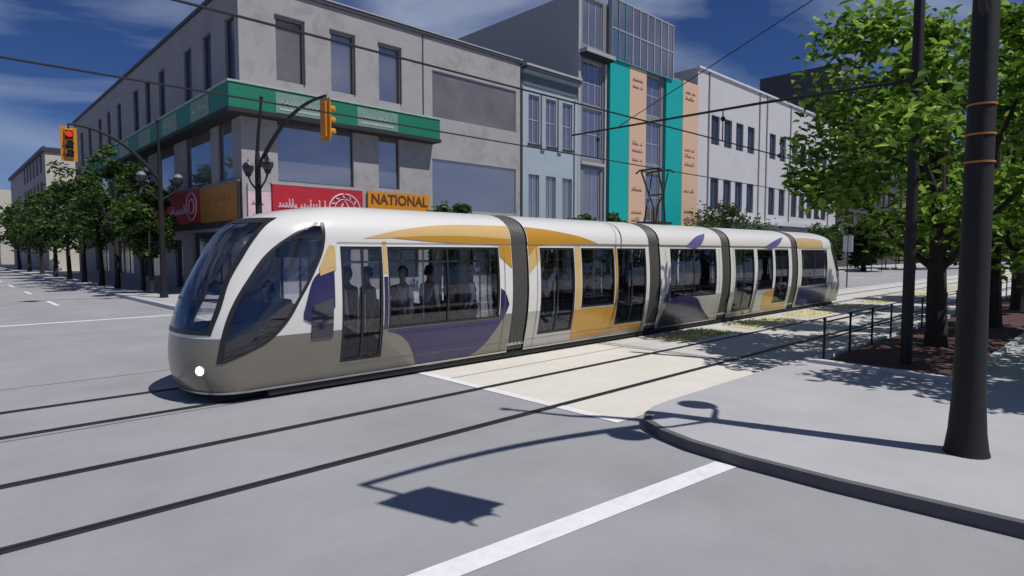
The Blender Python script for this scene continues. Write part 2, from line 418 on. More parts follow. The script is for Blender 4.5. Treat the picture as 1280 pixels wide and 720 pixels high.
for o in left_up: window(cb, 'x', XF, o, M['bglass_dark'], M['wframe'], .18, fw=.05)
for o in left_mid: window(cb, 'x', XF, o, M['bglass'], M['wframe'], .15, fw=.08)
for o in left_low: window(cb, 'x', XF, o, M['bglass_dark'], M['wframe'], .2, nx=3 if o[1]-o[0] > 3 else 1)
# window head hood lines
for o in up_front:
    b = MB(); b.box(o[0]-.05,o[1]+.08,YF-.09,YF+.01,o[3]+.02,o[3]+.13,M['cornice']); b.box(o[1]+.01,o[1]+.08,YF-.07,YF+.01,o[2],o[3]+.018,M['cornice']); b.build('window_hood', cb)
# green fascia (projecting canopy band) on both sides
PJ = .85
b = MB()
b.box(XF-PJ,23.3,YF-PJ,YF-.002,9.42,10.62,M['green']); b.box(XF-PJ,XF-.002,YF-.002,66,9.42,10.62,M['green'])
b.box(XF-PJ-.05,23.35,YF-PJ-.05,YF-.002,10.623,10.72,M['green_mark']); b.box(XF-PJ-.05,XF-.002,YF-.001,66,10.623,10.72,M['green_mark'])
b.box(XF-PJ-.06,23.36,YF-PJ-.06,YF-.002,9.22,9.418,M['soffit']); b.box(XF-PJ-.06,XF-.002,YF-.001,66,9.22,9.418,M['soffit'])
b.build('fascia', cb)
def squiggle(b, axis, c, a0, a1, z0, h, m, r=.03, step=.28, seed=1, nrm=-1):
    """a band of illegible brush-script lettering, drawn as joined loops and strokes"""
    rnd = random.Random(seed); a = a0
    while a < a1-step*1.5:
        n = min(rnd.randint(3, 7), int((a1-a)/step)); pts = []
        for k in range(n):
            hh = h*rnd.choice((.42,.42,.5,.55,1.0)); w_ = step*rnd.uniform(.32,.5); base = rnd.uniform(-.02,.02)*h
            for j in range(9):
                t = j/8*2*PI
                pts.append((a+step*k+step*j/8+w_*.55*math.sin(t)*1.1, z0+base+hh*(.5-.5*math.cos(t))))
        b.tube([((p, c, q) if axis == 'y' else (c, p, q)) for p, q in pts], r, m, 5)
        a += step*(n+.9)
for k, (a0, a1) in enumerate([(12.95,15.95),(17.55,20.2)]):
    b = MB(); b.box(a0,a1,YF-PJ-.02,YF-PJ-.002,9.47,10.5,M['green_panel']); 
    squiggle(b, 'y', YF-PJ-.03, a0+.25, a1-.25, 9.95, .32, M['green_mark'], .03, .22, k); b.box(a0+.2,a1-.3,YF-PJ-.035,YF-PJ-.022,9.62,9.74,M['green_mark'])
    b.build('fascia_panel', cb)
for k, (a0, a1) in enumerate([(33.6,36.6),(39.2,42.2),(45,48),(51,54),(57,60)]):
    b = MB(); b.box(XF-PJ-.02,XF-PJ-.002,a0,a1,9.47,10.5,M['green_panel'])
    squiggle(b, 'x', XF-PJ-.03, a0+.25, a1-.25, 9.95, .32, M['green_mark'], .03, .22, 10+k); b.build('fascia_panel', cb)
# shop signs
def text_mesh(txt, size, m, parent, loc, rot, name='lettering', width=None, ext=.012, bold=0):
    cu = bpy.data.curves.new(name, 'FONT'); cu.body = txt; cu.size = size; cu.extrude = ext; cu.align_x = 'CENTER'; cu.align_y = 'CENTER'; cu.offset = bold
    o = bpy.data.objects.new(name, cu); C.objects.link(o); bpy.context.view_layer.update()
    me = bpy.data.meshes.new_from_object(o.evaluated_get(bpy.context.evaluated_depsgraph_get()))
    bpy.data.objects.remove(o)
    o = bpy.data.objects.new(name, me); C.objects.link(o); me.materials.clear(); me.materials.append(m)
    o.parent = parent; o.location = loc; o.rotation_euler = rot
    if width:
        ws = [v.co.x for v in me.vertices]; o.scale[0] = width/(max(ws)-min(ws))
    return o
sg = thing('shop_sign', 'long red shop sign with white script and round white emblem', 'sign', (15.6,YF-.12,4.9))
b = MB(); b.box(-2.65,2.6,-.06,.06,-1.0,1.02,M['red']); b.box(-2.7,2.65,-.07,.118,1.022,1.10,M['conc_light']); b.box(-2.7,2.65,-.07,.118,-1.08,-1.002,M['conc']); b.build('sign_panel', sg)
b = MB()
rnd = random.Random(5)
squiggle(b, 'y', -.075, -2.35, .5, -.16, .5, M['pink_white'], .04, .17, 12); b.build('lettering', sg)
b = MB()
for r_, w_ in ((.95,.05),(.62,.03)):
    b.tube([(1.45+r_*math.cos(t*PI/24), -.075, -.1+r_*math.sin(t*PI/24)*.9) for t in range(49)], w_, M['pink_white'], 6, cap=False)
for t in range(0, 360, 30): b.tube([(1.45+.7*math.cos(R(t)),-.075,-.1+.65*math.sin(R(t))),(1.45+.85*math.cos(R(t+9)),-.075,-.1+.78*math.sin(R(t+9)))], .045, M['pink_white'], 5)
b.tube([(1.1,-.075,-.35),(1.3,-.075,.15),(1.45,-.075,.38),(1.62,-.075,.1),(1.85,-.075,-.35)], .06, M['pink_white'], 6); b.build('emblem', sg)
sg = thing('shop_sign', 'orange sign lettered NATIONAL beside the long red sign', 'sign', (20.8,YF-.12,5.35))
b = MB(); b.box(-2.25,2.15,-.06,.06,-.62,.6,M['orange']); b.box(-2.3,2.2,-.065,.118,-1.3,-.625,M['orange']); b.build('sign_panel', sg)
text_mesh('NATIONAL', .82, M['brown_ink'], sg, (-.05,-.068,.14), (PI/2,0,0), width=4.0, bold=.02)
text_mesh('NATIONAL', .78, M['brown_ink'], sg, (-.05,-.073,-.94), (PI/2,0,0), width=3.7, bold=.01).name = 'lettering'
sg = thing('shop_sign', 'red shop sign on the shaded street side, next to the corner orange sign', 'sign', (XF-.12,41.2,5.1), -PI/2)
b = MB(); b.box(-3.4,3.3,-.06,.06,-1.0,1.0,M['red']); b.box(-3.4,3.3,-.065,.118,1.002,1.08,M['conc']); b.build('sign_panel', sg)
b = MB(); squiggle(b, 'y', -.075, -2.6, 1.0, -.35, .5, M['pink_white'], .05, .3, 8); b.build('lettering', sg)
b = MB(); b.tube([(1.9+.95*math.cos(t*PI/16), -.075, .8*math.sin(t*PI/16)) for t in range(33)], .05, M['pink_white'], 6, cap=False); b.tube([(1.9+.5*math.cos(t*PI/16), -.075, .42*math.sin(t*PI/16)) for t in range(33)], .05, M['pink_white'], 6, cap=False); b.build('emblem', sg)
sg = thing('shop_sign', 'large orange sign on the shaded street side right at the building corner', 'sign', (XF-.12,34.75,5.0), -PI/2)
b = MB(); b.box(-3.0,2.85,-.06,.06,-.98,.98,M['orange_worn']); b.box(2.853,2.95,-.07,.06,-.98,.98,M['soffit']); b.box(-3.05,2.95,-.065,.118,.982,1.06,M['conc']); b.build('sign_panel', sg)
b = MB(); squiggle(b, 'y', -.07, -2.2, 2.0, .1, .35, M['brown_print'], .03, .3, 21); squiggle(b, 'y', -.07, -2.2, 2.0, -.65, .35, M['brown_print'], .03, .3, 22); b.build('lettering', sg)
sg = thing('shop_sign', 'brown orange sign farther up the shaded side, behind the street trees', 'sign', (XF-.12,49.5,5.1), -PI/2)
b = MB(); b.box(-4.4,4.4,-.06,.06,-.95,.95,M['orange_worn']); b.box(-4.4,4.4,-.065,.118,.952,1.03,M['conc']); b.build('sign_panel', sg)
sg = thing('shop_poster', 'small mottled pink poster board on the corner pier', 'poster', (12.35,YF-.08,4.75))
b = MB(); b.box(-.62,.55,-.03,.05,-.9,.75,M['pink_white']); b.box(-.62,.55,-.035,.05,.753,1.15,M['conc_light']); b.build('board', sg)
b = MB(); squiggle(b, 'y', -.04, -.45, .4, -.6, .4, M['pink'], .03, .2, 31); squiggle(b, 'y', -.04, -.45, .4, .1, .35, M['pink'], .03, .2, 32); b.build('lettering', sg)
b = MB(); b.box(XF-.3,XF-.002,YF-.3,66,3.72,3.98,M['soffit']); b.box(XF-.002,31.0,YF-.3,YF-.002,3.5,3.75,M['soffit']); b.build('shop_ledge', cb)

# ---- pale blue building
bb = thing('blue_building', 'narrow pale blue building with cornice and tall paired windows', 'building')
bx0, bx1, ZB = 31.33, 37.5, 15.9
ops = [(x,x+1.15,10.4,13.95) for x in (32.05,33.9,35.8)] + [(x,x+1.15,4.9,8.15) for x in (32.05,33.9,35.8)] + [(32.2,36.8,.4,3.4)]
b = MB(); facade(b, 'y', YF+.02, bx0, bx1, 0, ZB, ops, M['blue_wall'], .25); shell(b, bx0, bx1, YF+.02, 50, ZB, M['blue_wall'], M['roofm'], front=False, left=False); b.build('wall', bb)
b = MB(); b.box(bx0,bx1,YF-.5,YF+.018,ZB-.35,ZB-.12,M['cornice']); b.box(bx0,bx1,YF-.55,YF+.018,ZB-.118,ZB+.05,M['conc_light']); b.box(bx0,bx1,YF-.35,YF+.018,ZB-.55,ZB-.352,M['blue_wall']); b.build('cornice', bb)
b = MB(); b.box(bx0+.1,bx1-.1,YF-.06,YF+.018,14.55,15.3,M['blue_dark']); b.build('frieze', bb)
for x, w_, za, zb, mm in ((bx0,.45,.2,14.3,'blue_wall'),(bx1-.35,.35,.2,14.3,'blue_wall'),(33.35,.42,10.0,14.2,'wframe_l'),(35.22,.42,10.0,14.2,'wframe_l')):
    b = MB(); b.box(x,x+w_,YF-.11,YF+.018,za,zb,M[mm]); b.build('pilaster', bb)
for o in ops[:3]: window(bb, 'y', YF+.02, o, M['bglass'], M['wframe_l'], .18, nx=2, nz=2, fw=.09, sill=M['cornice'])
for o in ops[3:6]: window(bb, 'y', YF+.02, o, M['bglass'], M['wframe_l'], .18, nx=2, fw=.09, sill=M['blue_dark'])
window(bb, 'y', YF+.02, ops[6], M['bglass_dark'], M['wframe'], .18, nx=3)

# ---- tall building
tb = thing('tall_building', 'tall grey building with teal and peach vertical panels and glazed top', 'building')
tx0, tx1, tx2, ZT = 37.52, 50.9, 56.0, 23.4
b = MB()
facade(b, 'y', YF+.04, tx0, tx1, 0, ZT-.5, [(38.2,40.75,18.95,22.7),(38.2,40.75,14.3,17.8),(38.2,40.75,10.0,14.0),(38.4,40.6,5.0,9.2),(38.2,50.5,.4,3.8),
        (46.95,49.5,14.8,18.4),(46.95,49.5,10.4,14.2),(46.95,49.5,5.2,9.6)], M['conc'], .25)
shell(b, tx0, tx1, YF+.04, 47, ZT-.5, M['side_render'], M['roofm'], front=False)
facade(b, 'y', YF+.04, tx1, tx2, 0, 19.0, [(51.6,55.4,.4,3.8)], M['conc'], .25); shell(b, tx1, tx2, YF+.04, 47, 19.0, M['conc'], M['roofm'], front=False, left=False)
b.build('wall', tb)
for o, nx_, nz_ in (((38.2,40.75,18.95,22.7),3,1),((38.2,40.75,14.3,17.8),3,2),((38.2,40.75,10.0,14.0),3,2),((38.4,40.6,5.0,9.2),2,1),((38.2,50.5,.4,3.8),6,1),
        ((46.95,49.5,14.8,18.4),2,2),((46.95,49.5,10.4,14.2),2,2),((46.95,49.5,5.2,9.6),2,2),((51.6,55.4,.4,3.8),2,1)):
    window(tb, 'y', YF+.04, o, M['bglass'], M['wframe_l'] if nx_ > 1 else M['wframe'], .16, nx=nx_, nz=nz_, fw=.09)
b = MB(); b.box(tx0+.1,41.3,YF-.9,YF+.038,18.1,18.4,M['conc_light']); b.box(tx0+.15,41.2,YF-.8,YF+.038,17.95,18.098,M['soffit']); b.box(tx0,tx0+.3,YF-.12,YF+.038,0.2,ZT-.5,M['conc_light']); b.box(40.95,41.15,YF-.12,YF+.038,.2,17.9,M['conc_light'])
b.box(tx0+.35,40.9,YF-.2,YF+.038,9.45,9.7,M['conc_light']); b.build('trim', tb)
# glazed top storeys
b = MB(); b.box(41.4,50.9,YF-.35,YF+.036,18.55,ZT,M['bglass']); g = b.build('curtain_wall', tb)
xs = [41.4,42.4,43.4,44.4,45.5,46.6,47.7,48.8,49.9,50.86]
for i, x in enumerate(xs):
    b = MB(); b.box(x-.05,x+.05,YF-.42,YF-.352,18.5,ZT+.05,M['teal_frame'] if i < 3 else M['conc_light']); b.build('mullion', tb)
b = MB()
for z in (18.5,21.0,ZT): b.box(41.35,50.95,YF-.4,YF-.354,z-.05,z+.05,M['teal_frame'] if z < 19 else M['conc_light'])
b.build('transom', tb)
def panel(x0, x1, z0, z1, m, marks=0, seed=0):
    b = MB(); b.box(x0,x1,YF-.25,YF+.036,z0,z1,m); p = b.build('facade_panel', tb)
    if marks:
        b = MB(); c = YF-.262; rnd = random.Random(seed)
        zs = [(z1-1.1,'brown_print'),(z1-1.7,'brown_print'),(z1-6.6,'pink'),(z1-7.2,'pink'),(z1-8.0,'pink'),(z1-10.6,'brown_print'),(z1-12.6,'brown_print'),(z1-13.3,'brown_print'),(z1-15.4,'pink')]
        for z, mm in zs: squiggle(b, 'y', c, x0+.45, x1-.45, z, .34, M[mm], .05, .3, rnd.randint(0,999))
        b.build('printed_marks', p)
panel(41.45,44.15,.3+3.6,18.5,M['teal']); panel(44.2,46.75,3.9,18.45,M['peach'],1,3)
panel(50.0,52.9,3.9,18.7,M['teal']); panel(52.95,55.9,3.9,18.9,M['peach'],1,9)
# ---- white building
wb = thing('white_building', 'long white rendered building with rows of tall dark windows', 'building')
wx0, wx1, ZW = 56.03, 96, 20.8
wins = [58.9,61.7,64.4,67.2, 73.0,76.0, 79.8,82.4,85.0,87.6,90.2]
ops = [(x,x+1.75,13.6,16.6) for x in wins] + [(x,x+1.75,6.9,10.2) for x in wins] + [(57.5+6.2*i,62.6+6.2*i,.4,3.9) for i in range(6)]
b = MB(); facade(b, 'y', YF-.05, wx0, wx1, 0, ZW, ops, M['white_wall'], .35); shell(b, wx0, wx1, YF-.05, 37, ZW, M['white_wall'], M['roofm'], front=False); b.build('wall', wb)
for o in ops[:22]: window(wb, 'y', YF-.05, o, M['bglass_dark'], M['wframe'], .25, nx=2, fw=.1)
for o in ops[22:]: window(wb, 'y', YF-.05, o, M['bglass_dark'], M['wframe'], .2, nx=3, fw=.1)
for x in (58.2,70.0,72.0,78.9,92.6): b = MB(); b.box(x,x+.22,YF-.14,YF-.052,6.15,ZW-.1,M['conc']); b.build('pilaster', wb)
b = MB(); b.box(wx0,wx1,YF-.7,YF-.052,5.6,6.1,M['white_trim']); b.box(wx0,wx1,YF-.5,YF-.052,4.6,4.9,M['white_trim']); b.box(wx0,wx1,YF-.25,YF-.052,ZW-.05,ZW+.15,M['white_trim']); b.build('cornice', wb)
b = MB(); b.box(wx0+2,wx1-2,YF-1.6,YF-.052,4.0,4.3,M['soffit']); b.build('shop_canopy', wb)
# ---- far buildings
dt = thing('dark_tower', 'dark grey office tower rising behind the white building and trees', 'building')
b = MB(); ops = [(99+3.2*i,101.2+3.2*i,6+4*j,8.6+4*j) for i in range(9) for j in range(6)]
facade(b, 'y', YF+.1, 97, 130, 0, 30, ops, M['dark_tower'], .3); shell(b, 97, 130, YF+.1, 43.8, 30, M['dark_tower'], M['roofm'], front=False); b.build('wall', dt)
for o in ops: 
    q = MB(); q.box(o[0]+.02,o[1]-.02,YF+.3,YF+.32,o[2]+.02,o[3]-.02,M['bglass']); q.build('window', dt)
fb = thing('brick_building', 'low brown building at the far end of the tram street', 'building')
M['brick'] = mat('brown_brick', (.16,.09,.07), .85, var=.2, scale=2)
b = MB(); ops = [(132+4*i,134.4+4*i,5+4*j,7.6+4*j) for i in range(8) for j in range(3)]
facade(b, 'y', YF, 131, 166, 0, 18, ops, M['brick'], .3); shell(b, 131, 166, YF, 46, 18, M['brick'], M['roofm'], front=False); b.build('wall', fb)
for o in ops:
    q = MB(); q.box(o[0]+.02,o[1]-.02,YF+.2,YF+.22,o[2]+.02,o[3]-.02,M['bglass_dark']); q.build('window', fb)
eb = thing('pale_building', 'pale building closing the view at the end of the tram street', 'building')
b = MB(); ops = [(6+4*i,8.4+4*i,4+4*j,6.6+4*j) for i in range(-9,6) for j in range(3)]
facade(b, 'x', 190, -60, 32, 0, 17, [(o[0],o[1],o[2],o[3]) for o in ops], M['far_wall'], .3); b.face([(190,-60,17),(210,-60,17),(210,32,17),(190,32,17)], M['roofm']); b.face([(190,32,0),(210,32,0),(210,32,17),(190,32,17)], M['far_wall']); b.build('wall', eb)
for o in ops:
    q = MB(); q.box(190.2,190.22,o[0],o[1],o[2],o[3],M['bglass_dark']); q.build('window', eb)
nb = thing('far_gabled_building', 'grey building with a dark roof edge beyond the left street trees', 'building')
b = MB(); ops = [(93+3.5*i,95+3.5*i,4+4*j,7+4*j) for i in range(6) for j in range(3)]
facade(b, 'x', 10.2, 90.0, 132, 0, 14.2, ops, M['stucco_side'], .3); facade(b, 'y', 90.0, 10.2, 40, 0, 14.2, [], M['far_pale'], .3)
b.face([(10.2,132,0),(40,132,0),(40,132,14.2),(10.2,132,14.2)], M['far_wall']); b.face([(40,90,0),(40,132,0),(40,132,14.2),(40,90,14.2)], M['far_wall']); b.build('wall', nb)
b = MB(); b.box(9.9,40,89.8,132,14.21,14.7,M['cornice']); b.build('roof', nb)
for o in ops:
    q = MB(); q.box(10.4,10.42,o[0],o[1],o[2],o[3],M['bglass_dark']); q.build('window', nb)
pb = thing('distant_pale_building', 'small cream building far away at the left edge', 'building')
b = MB(); ops = [(150+5*i,153+5*i,4+4*j,6.5+4*j) for i in range(9) for j in range(2)]
facade(b, 'x', 9.0, 140, 240, 0, 13.4, ops, M['far_pale'], .3); facade(b, 'y', 140, 9.0, 50, 0, 13.4, [], M['far_pale'], .3); b.face([(9,140,13.4),(50,140,13.4),(50,240,13.4),(9,240,13.4)], M['roofm']); b.build('wall', pb)
for o in ops:
    q = MB(); q.box(9.2,9.22,o[0],o[1],o[2],o[3],M['bglass_dark']); q.build('window', pb)
cl = thing('distant_block', 'broad pale block across the far end of the cross street', 'building')
b = MB(); ops = [(-40+5*i,-37+5*i,4+4*j,6.5+4*j) for i in range(9) for j in range(2)]
facade(b, 'y', 300, -60, 9, 0, 15, ops, M['far_pale'], .3); b.face([(-60,300,15),(9,300,15),(9,330,15),(-60,330,15)], M['roofm']); b.face([(9,300,0),(9,330,0),(9,330,15),(9,300,15)], M['far_pale']); b.build('wall', cl)

# ------------------------------------------------------------------ trees
def tree(name, label, cat, x, y, z, h, cr, base, trunk_r, nleaf, ls, lm, seed, group=None, flare=1.3, squash=1.0, clumps=46):
    rnd = random.Random(seed)
    t = thing(name, label, cat, (x,y,z), 0, group)
    b = MB(); lean = rnd.uniform(-.15,.15)
    top = h*.80
    b.tube([(0,0,-.05),(0,0,.15),(.02,0,.5),(lean*.4,.03,base),(lean,.05,base+(top-base)*.5),(lean*1.3,0,top)], [trunk_r*flare,trunk_r*1.1,trunk_r,trunk_r*.85,trunk_r*.5,trunk_r*.12], M['bark'], 10)
    cz = (h+base)/2; rz = (h-base)/2
    cents = []
    for i in range(clumps):
        while True:
            p = Vector((rnd.uniform(-1,1),rnd.uniform(-1,1),rnd.uniform(-1,1)))
            if .28 < p.length < 1: break
        p *= (rnd.uniform(.8,1.05))
        s = 1 - .25*max(0,p.z)
        cents.append((Vector((p.x*cr*s, p.y*cr*s, cz+p.z*rz)), rnd.uniform(.12,.30)*cr))
    for i in range(9):
        c, r_ = cents[i*3 % len(cents)]; z0 = base*.9+(top-base)*rnd.uniform(0,.55)
        s0 = Vector((lean*.6,.03,z0)); mid = s0.lerp(c,.5)+Vector((0,0,-.1*cr))
        b.tube([s0, mid, c], [trunk_r*.42,trunk_r*.25,trunk_r*.06], M['bark'], 6)
    b.build('trunk', t, smooth=True)
    b = MB(); k = b.mi(lm); per = nleaf//clumps
    for c, r_ in cents:
        for i in range(per):
            d = Vector((rnd.gauss(0,1),rnd.gauss(0,1),rnd.gauss(0,1)*.7)); 
            if d.length > 2: d *= .6
            p = c + d*r_*.62
            n = Vector((rnd.gauss(0,.6),rnd.gauss(0,.6),1)).normalized(); a = n.orthogonal().normalized(); a.rotate(Matrix.Rotation(rnd.uniform(0,2*PI),3,n)); q = n.cross(a)
            s = ls*rnd.uniform(.6,1.3); i0 = len(b.v); cu = n*s*.18
            b.v += [tuple(p-a*s-cu), tuple(p+q*s*.5-a*s*.35+cu), tuple(p+q*s*.42+a*s*.4+cu), tuple(p+a*s-cu), tuple(p-q*s*.42+a*s*.4+cu), tuple(p-q*s*.5-a*s*.35+cu)]
            b.f.append((i0,i0+1,i0+2,i0+3)); b.m.append(k); b.f.append((i0,i0+3,i0+4,i0+5)); b.m.append(k)
    b.build('crown', t)
    return t
G = 'street trees by the near planting beds'
tree('street_tree', 'large bright green tree in the mulch bed just right of the dark catenary pole', 'tree', 16.9, 3.3, .14, 8.5, 3.6, 1.9, .22, 7200, .125, M['leaf'], 11, G, clumps=32)
tree('street_tree', 'second tree farther along the mulch bed, behind the thick dark pole', 'tree', 22.4, 3.05, .14, 9.0, 3.5, 1.8, .26, 4400, .14, M['leaf'], 12, G, clumps=32)
tree('street_tree', 'third tree along the mulch bed, its crown merging with those in front', 'tree', 29.5, 3.2, .14, 9.0, 3.4, 2.3, .25, 4500, .19, M['leaf'], 13, G, clumps=38)
tree('street_tree', 'most distant tree of the mulch bed row', 'tree', 37, 3.2, .14, 9.5, 3.6, 2.2, .25, 4200, .25, M['leaf'], 14, G, clumps=50)
tree('street_tree', 'tree with leaves hanging into the right edge of the view', 'tree', 14.9, -1.35, .13, 8.2, 3.4, 1.9, .24, 5800, .12, M['leaf'], 15, G, clumps=32)
tree('street_tree', 'leafy tree behind the thick pole at the right edge', 'tree', 22.0, -2.2, .13, 9.0, 3.6, 1.7, .24, 5000, .15, M['leaf'], 16, G, clumps=40)
G = 'street trees along the cross street pavement'
spec = [(8.6,37.3,5.0,1.55,2.0,.11,'small round tree nearest the left lamp pole'),(8.9,40.4,6.2,1.9,2.1,.12,'second small tree left of the left lamp pole'),(8.3,44.0,8.6,2.6,2.3,.16,'tall tree below the hanging red signal'),
        (8.3,48.7,9.0,2.8,2.4,.17,'tall tree just left of the hanging red signal'),(8.2,54.5,8.4,2.8,2.3,.17,'fifth tree up the left pavement'),(8.1,60.5,8.2,2.7,2.3,.17,'sixth tree up the left pavement'),
        (8.1,68,8.4,3.0,2.3,.18,'seventh tree up the left pavement, near the grey far building'),(8.1,77,8.2,3.2,2.2,.18,'eighth tree up the left pavement, partly beyond the frame'),(8.1,88,8,3.4,2.0,.2,'far tree in front of the cream distant building'),
        (8.2,100,8,3.6,2,.2,'last visible tree at the far left end of the pavement')]
for i, (x, y, h, cr, ba, tr, l) in enumerate(spec):
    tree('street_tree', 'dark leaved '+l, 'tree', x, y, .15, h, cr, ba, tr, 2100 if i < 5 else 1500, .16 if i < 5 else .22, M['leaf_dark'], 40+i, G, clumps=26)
G = 'small trees on the far pavement behind the tram'
for i, (x, y, h, cr, l) in enumerate([(21.7,27.6,5.5,2.0,'low dark tree top showing beside the NATIONAL sign'),(36.2,27.5,5.2,2.6,'low dark tree top showing in front of the teal panels'),
        (54.8,27.5,7.2,4.2,'larger dark tree showing in front of the white building'),(78,27.5,5.9,3.6,'low dark tree above the last tram car'),(33.0,27.6,5.0,1.7,'low shrubby tree top left of the pantograph')]):
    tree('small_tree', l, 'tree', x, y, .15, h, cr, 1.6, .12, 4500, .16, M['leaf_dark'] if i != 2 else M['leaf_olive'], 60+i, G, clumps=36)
G = 'trees at the far end of the tram street'
for i, (x, y, h, cr, l) in enumerate([(84,24.2,7,4.5,'green tree just beyond the rear of the tram'),(98,22,8,5.5,'broad green tree beyond the tram, left of the orange awning'),(108,17,7,5,'far green tree below the orange awning'),
        (118,10,8,6,'far green tree behind the catenary pole'),(125,2,9,6.5,'far green tree behind the bed trees'),(120,-8,9,7,'far green tree at the right edge of the view')]):
    tree('far_tree', l, 'tree', x, y, 0, h, cr, .8, .3, 3500, .4, M['leaf'] if i % 2 else M['leaf_olive'], 80+i, G, clumps=40)

# ------------------------------------------------------------------ signal and lamp poles
def signal_head(parent, loc, face, lit, hang=0):
    """head hangs at loc (top); local -Y is the facing direction, rotated by face"""
    s = MB(); s.box(-.2,.2,-.14,.16,-1.5,0,M['signal']); h = s.build('traffic_signal', parent, bevel=.03); h.location = loc; h.rotation_euler[2] = face; h.scale = (.85,.85,.85)
    s = MB(); s.box(-.36,.36,.02,.05,-1.66,.14,M['signal']); s.build('backplate', h)
    s = MB(); s.box(-.17,.17,-.146,-.1405,-1.46,-.04,M['black']); s.build('faceplate', h)
    for k, z in enumerate((-.27,-.75,-1.23)):
        s = MB(); s.tube([(0,-.142,z),(0,-.16,z)], .15, M['lens_red'] if (k == 0 and lit) else M['lens_off'], 16); s.build('lens', h)
        s = MB(); rows = []
        for yy in (-.14,-.38): rows.append([(.18*math.cos(R(a)), yy, z+.18*math.sin(R(a))) for a in range(-30,211,20)])
        s.grid(rows, M['signal']); v = s.build('visor', h); 
        mo = v.modifiers.new('t','SOLIDIFY'); mo.thickness = .012
    s = MB(); s.tube([(0,.0,0),(0,.0,.32+hang/.85)], .04, M['black'], 8); s.build('hanger', h)
    return h
def signal_pole(label, loc, rz, arm_len, face, lit, straps, top=8.6, rs=1.0, lean=.42, armz=7.95, ns=8, hang=0):
    t = thing('signal_pole', label, 'traffic light pole', loc, rz, 'dark lamp and signal poles at the junction')
    b = MB(); b.tube([(0,0,-.02),(0,0,.05),(0,0,.25),(0,0,.7),(0,0,1.6),(0,0,6.0),(0,0,6.5)], [.30*rs,.275*rs,.24*rs,.205*rs,.19*rs,.15*rs,.10*rs], M['pole'], ns); b.build('shaft', t, smooth=ns > 8)
    b = MB(); b.tube([(0,0,6.4),(-.28*lean,0,7.2),(-.7*lean,0,7.9),(-lean,0,top)], [.10*rs,.085*rs,.07*rs,.06*rs], M['pole'], 8); b.ball((-lean,0,top), .085, M['pole'], 8); b.build('finial_stub', t, smooth=True)
    n = 12; pts = []
    for i in range(n+1):
        u = i/n; pts.append((-arm_len*u, 0, 5.7+ (armz-5.7)*(1-(1-u)**2.3)))
    b = MB(); b.tube(pts, [.095-.045*i/n for i in range(n+1)], M['pole'], 8); b.build('mast_arm', t, smooth=True)
    for s in (-1, 1):
        b = MB(); b.tube([(0,0,4.75),(s*.25,0,4.95),(s*.6,0,5.2),(s*.8,0,5.5)], [.05,.04,.035,.05], M['pole'], 8); br = b.build('lamp_bracket', t, smooth=True)
        b = MB(); b.ball((s*.8,0,5.85), .24, M['globe'], 14, 1.15, -1, .25); b.ball((s*.8,0,5.86), .235, M['globe_cap'], 14, 1.15, .25, 1); b.tube([(s*.8,0,5.48),(s*.8,0,5.62)], [.10,.15], M['pole'], 10); b.tube([(s*.8,0,6.1),(s*.8,0,6.24)], [.05,.01], M['pole'], 8); b.build('globe_lamp', t, smooth=True)
    for z in straps:
        b = MB(); rr = (.19 - (z-1.6)*.009)*rs + .012; b.tube([(0,0,z-.010),(0,0,z+.010)], rr, M['strap'], ns); b.build('strap', t, smooth=ns > 8)
    signal_head(t, (-arm_len+.02,0,armz-.23-hang), face, lit, hang)
    return t
signal_pole('thick dark pole with orange straps in the right foreground', (8.36,1.30,.13), 0, 3.95, 0, False, (3.25,3.55,3.87), top=9.6, rs=.77, armz=7.45, ns=20, hang=.85)
signal_pole('dark pole at left with red signal on an arm over the cross street', (8.25,33.45,.15), 0, 3.6, 0, True, (), rs=.72, lean=.03)
signal_pole('dark pole rising behind the tram nose with a signal hanging at right', (10.06,25.9,.15), PI/2+.12, 5.0, 0, False, (), rs=.8)

# ------------------------------------------------------------------ catenary pole, span arm and wires
cp = thing('catenary_pole', 'tall slim dark pole in the planting bed carrying the overhead span', 'pole', (13.72,3.15,.13))
b = MB(); b.tube([(0,0,-.02),(0,0,.06)], [.19,.19], M['pole'], 12); b.tube([(0,0,.06),(0,0,5.7),(0,0,9.4)], [.105,.098,.085], M['pole'], 12); b.build('shaft', cp, smooth=True)
b = MB(); b.tube([(0,0,5.56),(.1,3,5.66),(.15,8.75,5.72)], [.035,.032,.025], M['pole'], 8); b.build('span_arm', cp, smooth=True)
b = MB(); b.tube([(0,0,8.35),(.12,7.0,5.74)], .012, M['pole'], 6); b.build('tie_rod', cp)
b = MB(); b.tube([(0,0,5.5),(0,0,5.62)], .13, M['pole'], 12); b.build('clamp', cp); b = MB(); b.tube([(0,0,8.3),(0,0,8.4)], .11, M['pole'], 12); b.build('clamp', cp)
for y in (3.97, 7.74):
    b = MB(); b.tube([(.1,y,5.66),(.1,y,4.93)], .016, M['black'], 6); b.ball((.1,y,5.45), .06, M['black'], 8); b.build('insulator', cp, smooth=True)
def wire(label, pts, r=.016):
    b = MB(); b.tube(pts, r, M['black'], 6); return tag(b.build('overhead_wire', smooth=True), label, 'wire', 'overhead tram wires')
wire('overhead contact wire above the near track', [(-30,7.12,5.05),(-8,7.12,5.0),(13.8,7.12,5.06),(40,7.12,5.04),(160,7.12,5.1)])
wire('overhead contact wire above the tram, touched by the pantograph', [(-30,10.89,5.05),(-8,10.89,5.04),(13.8,10.89,5.06),(40,10.89,5.05),(160,10.89,5.1)])

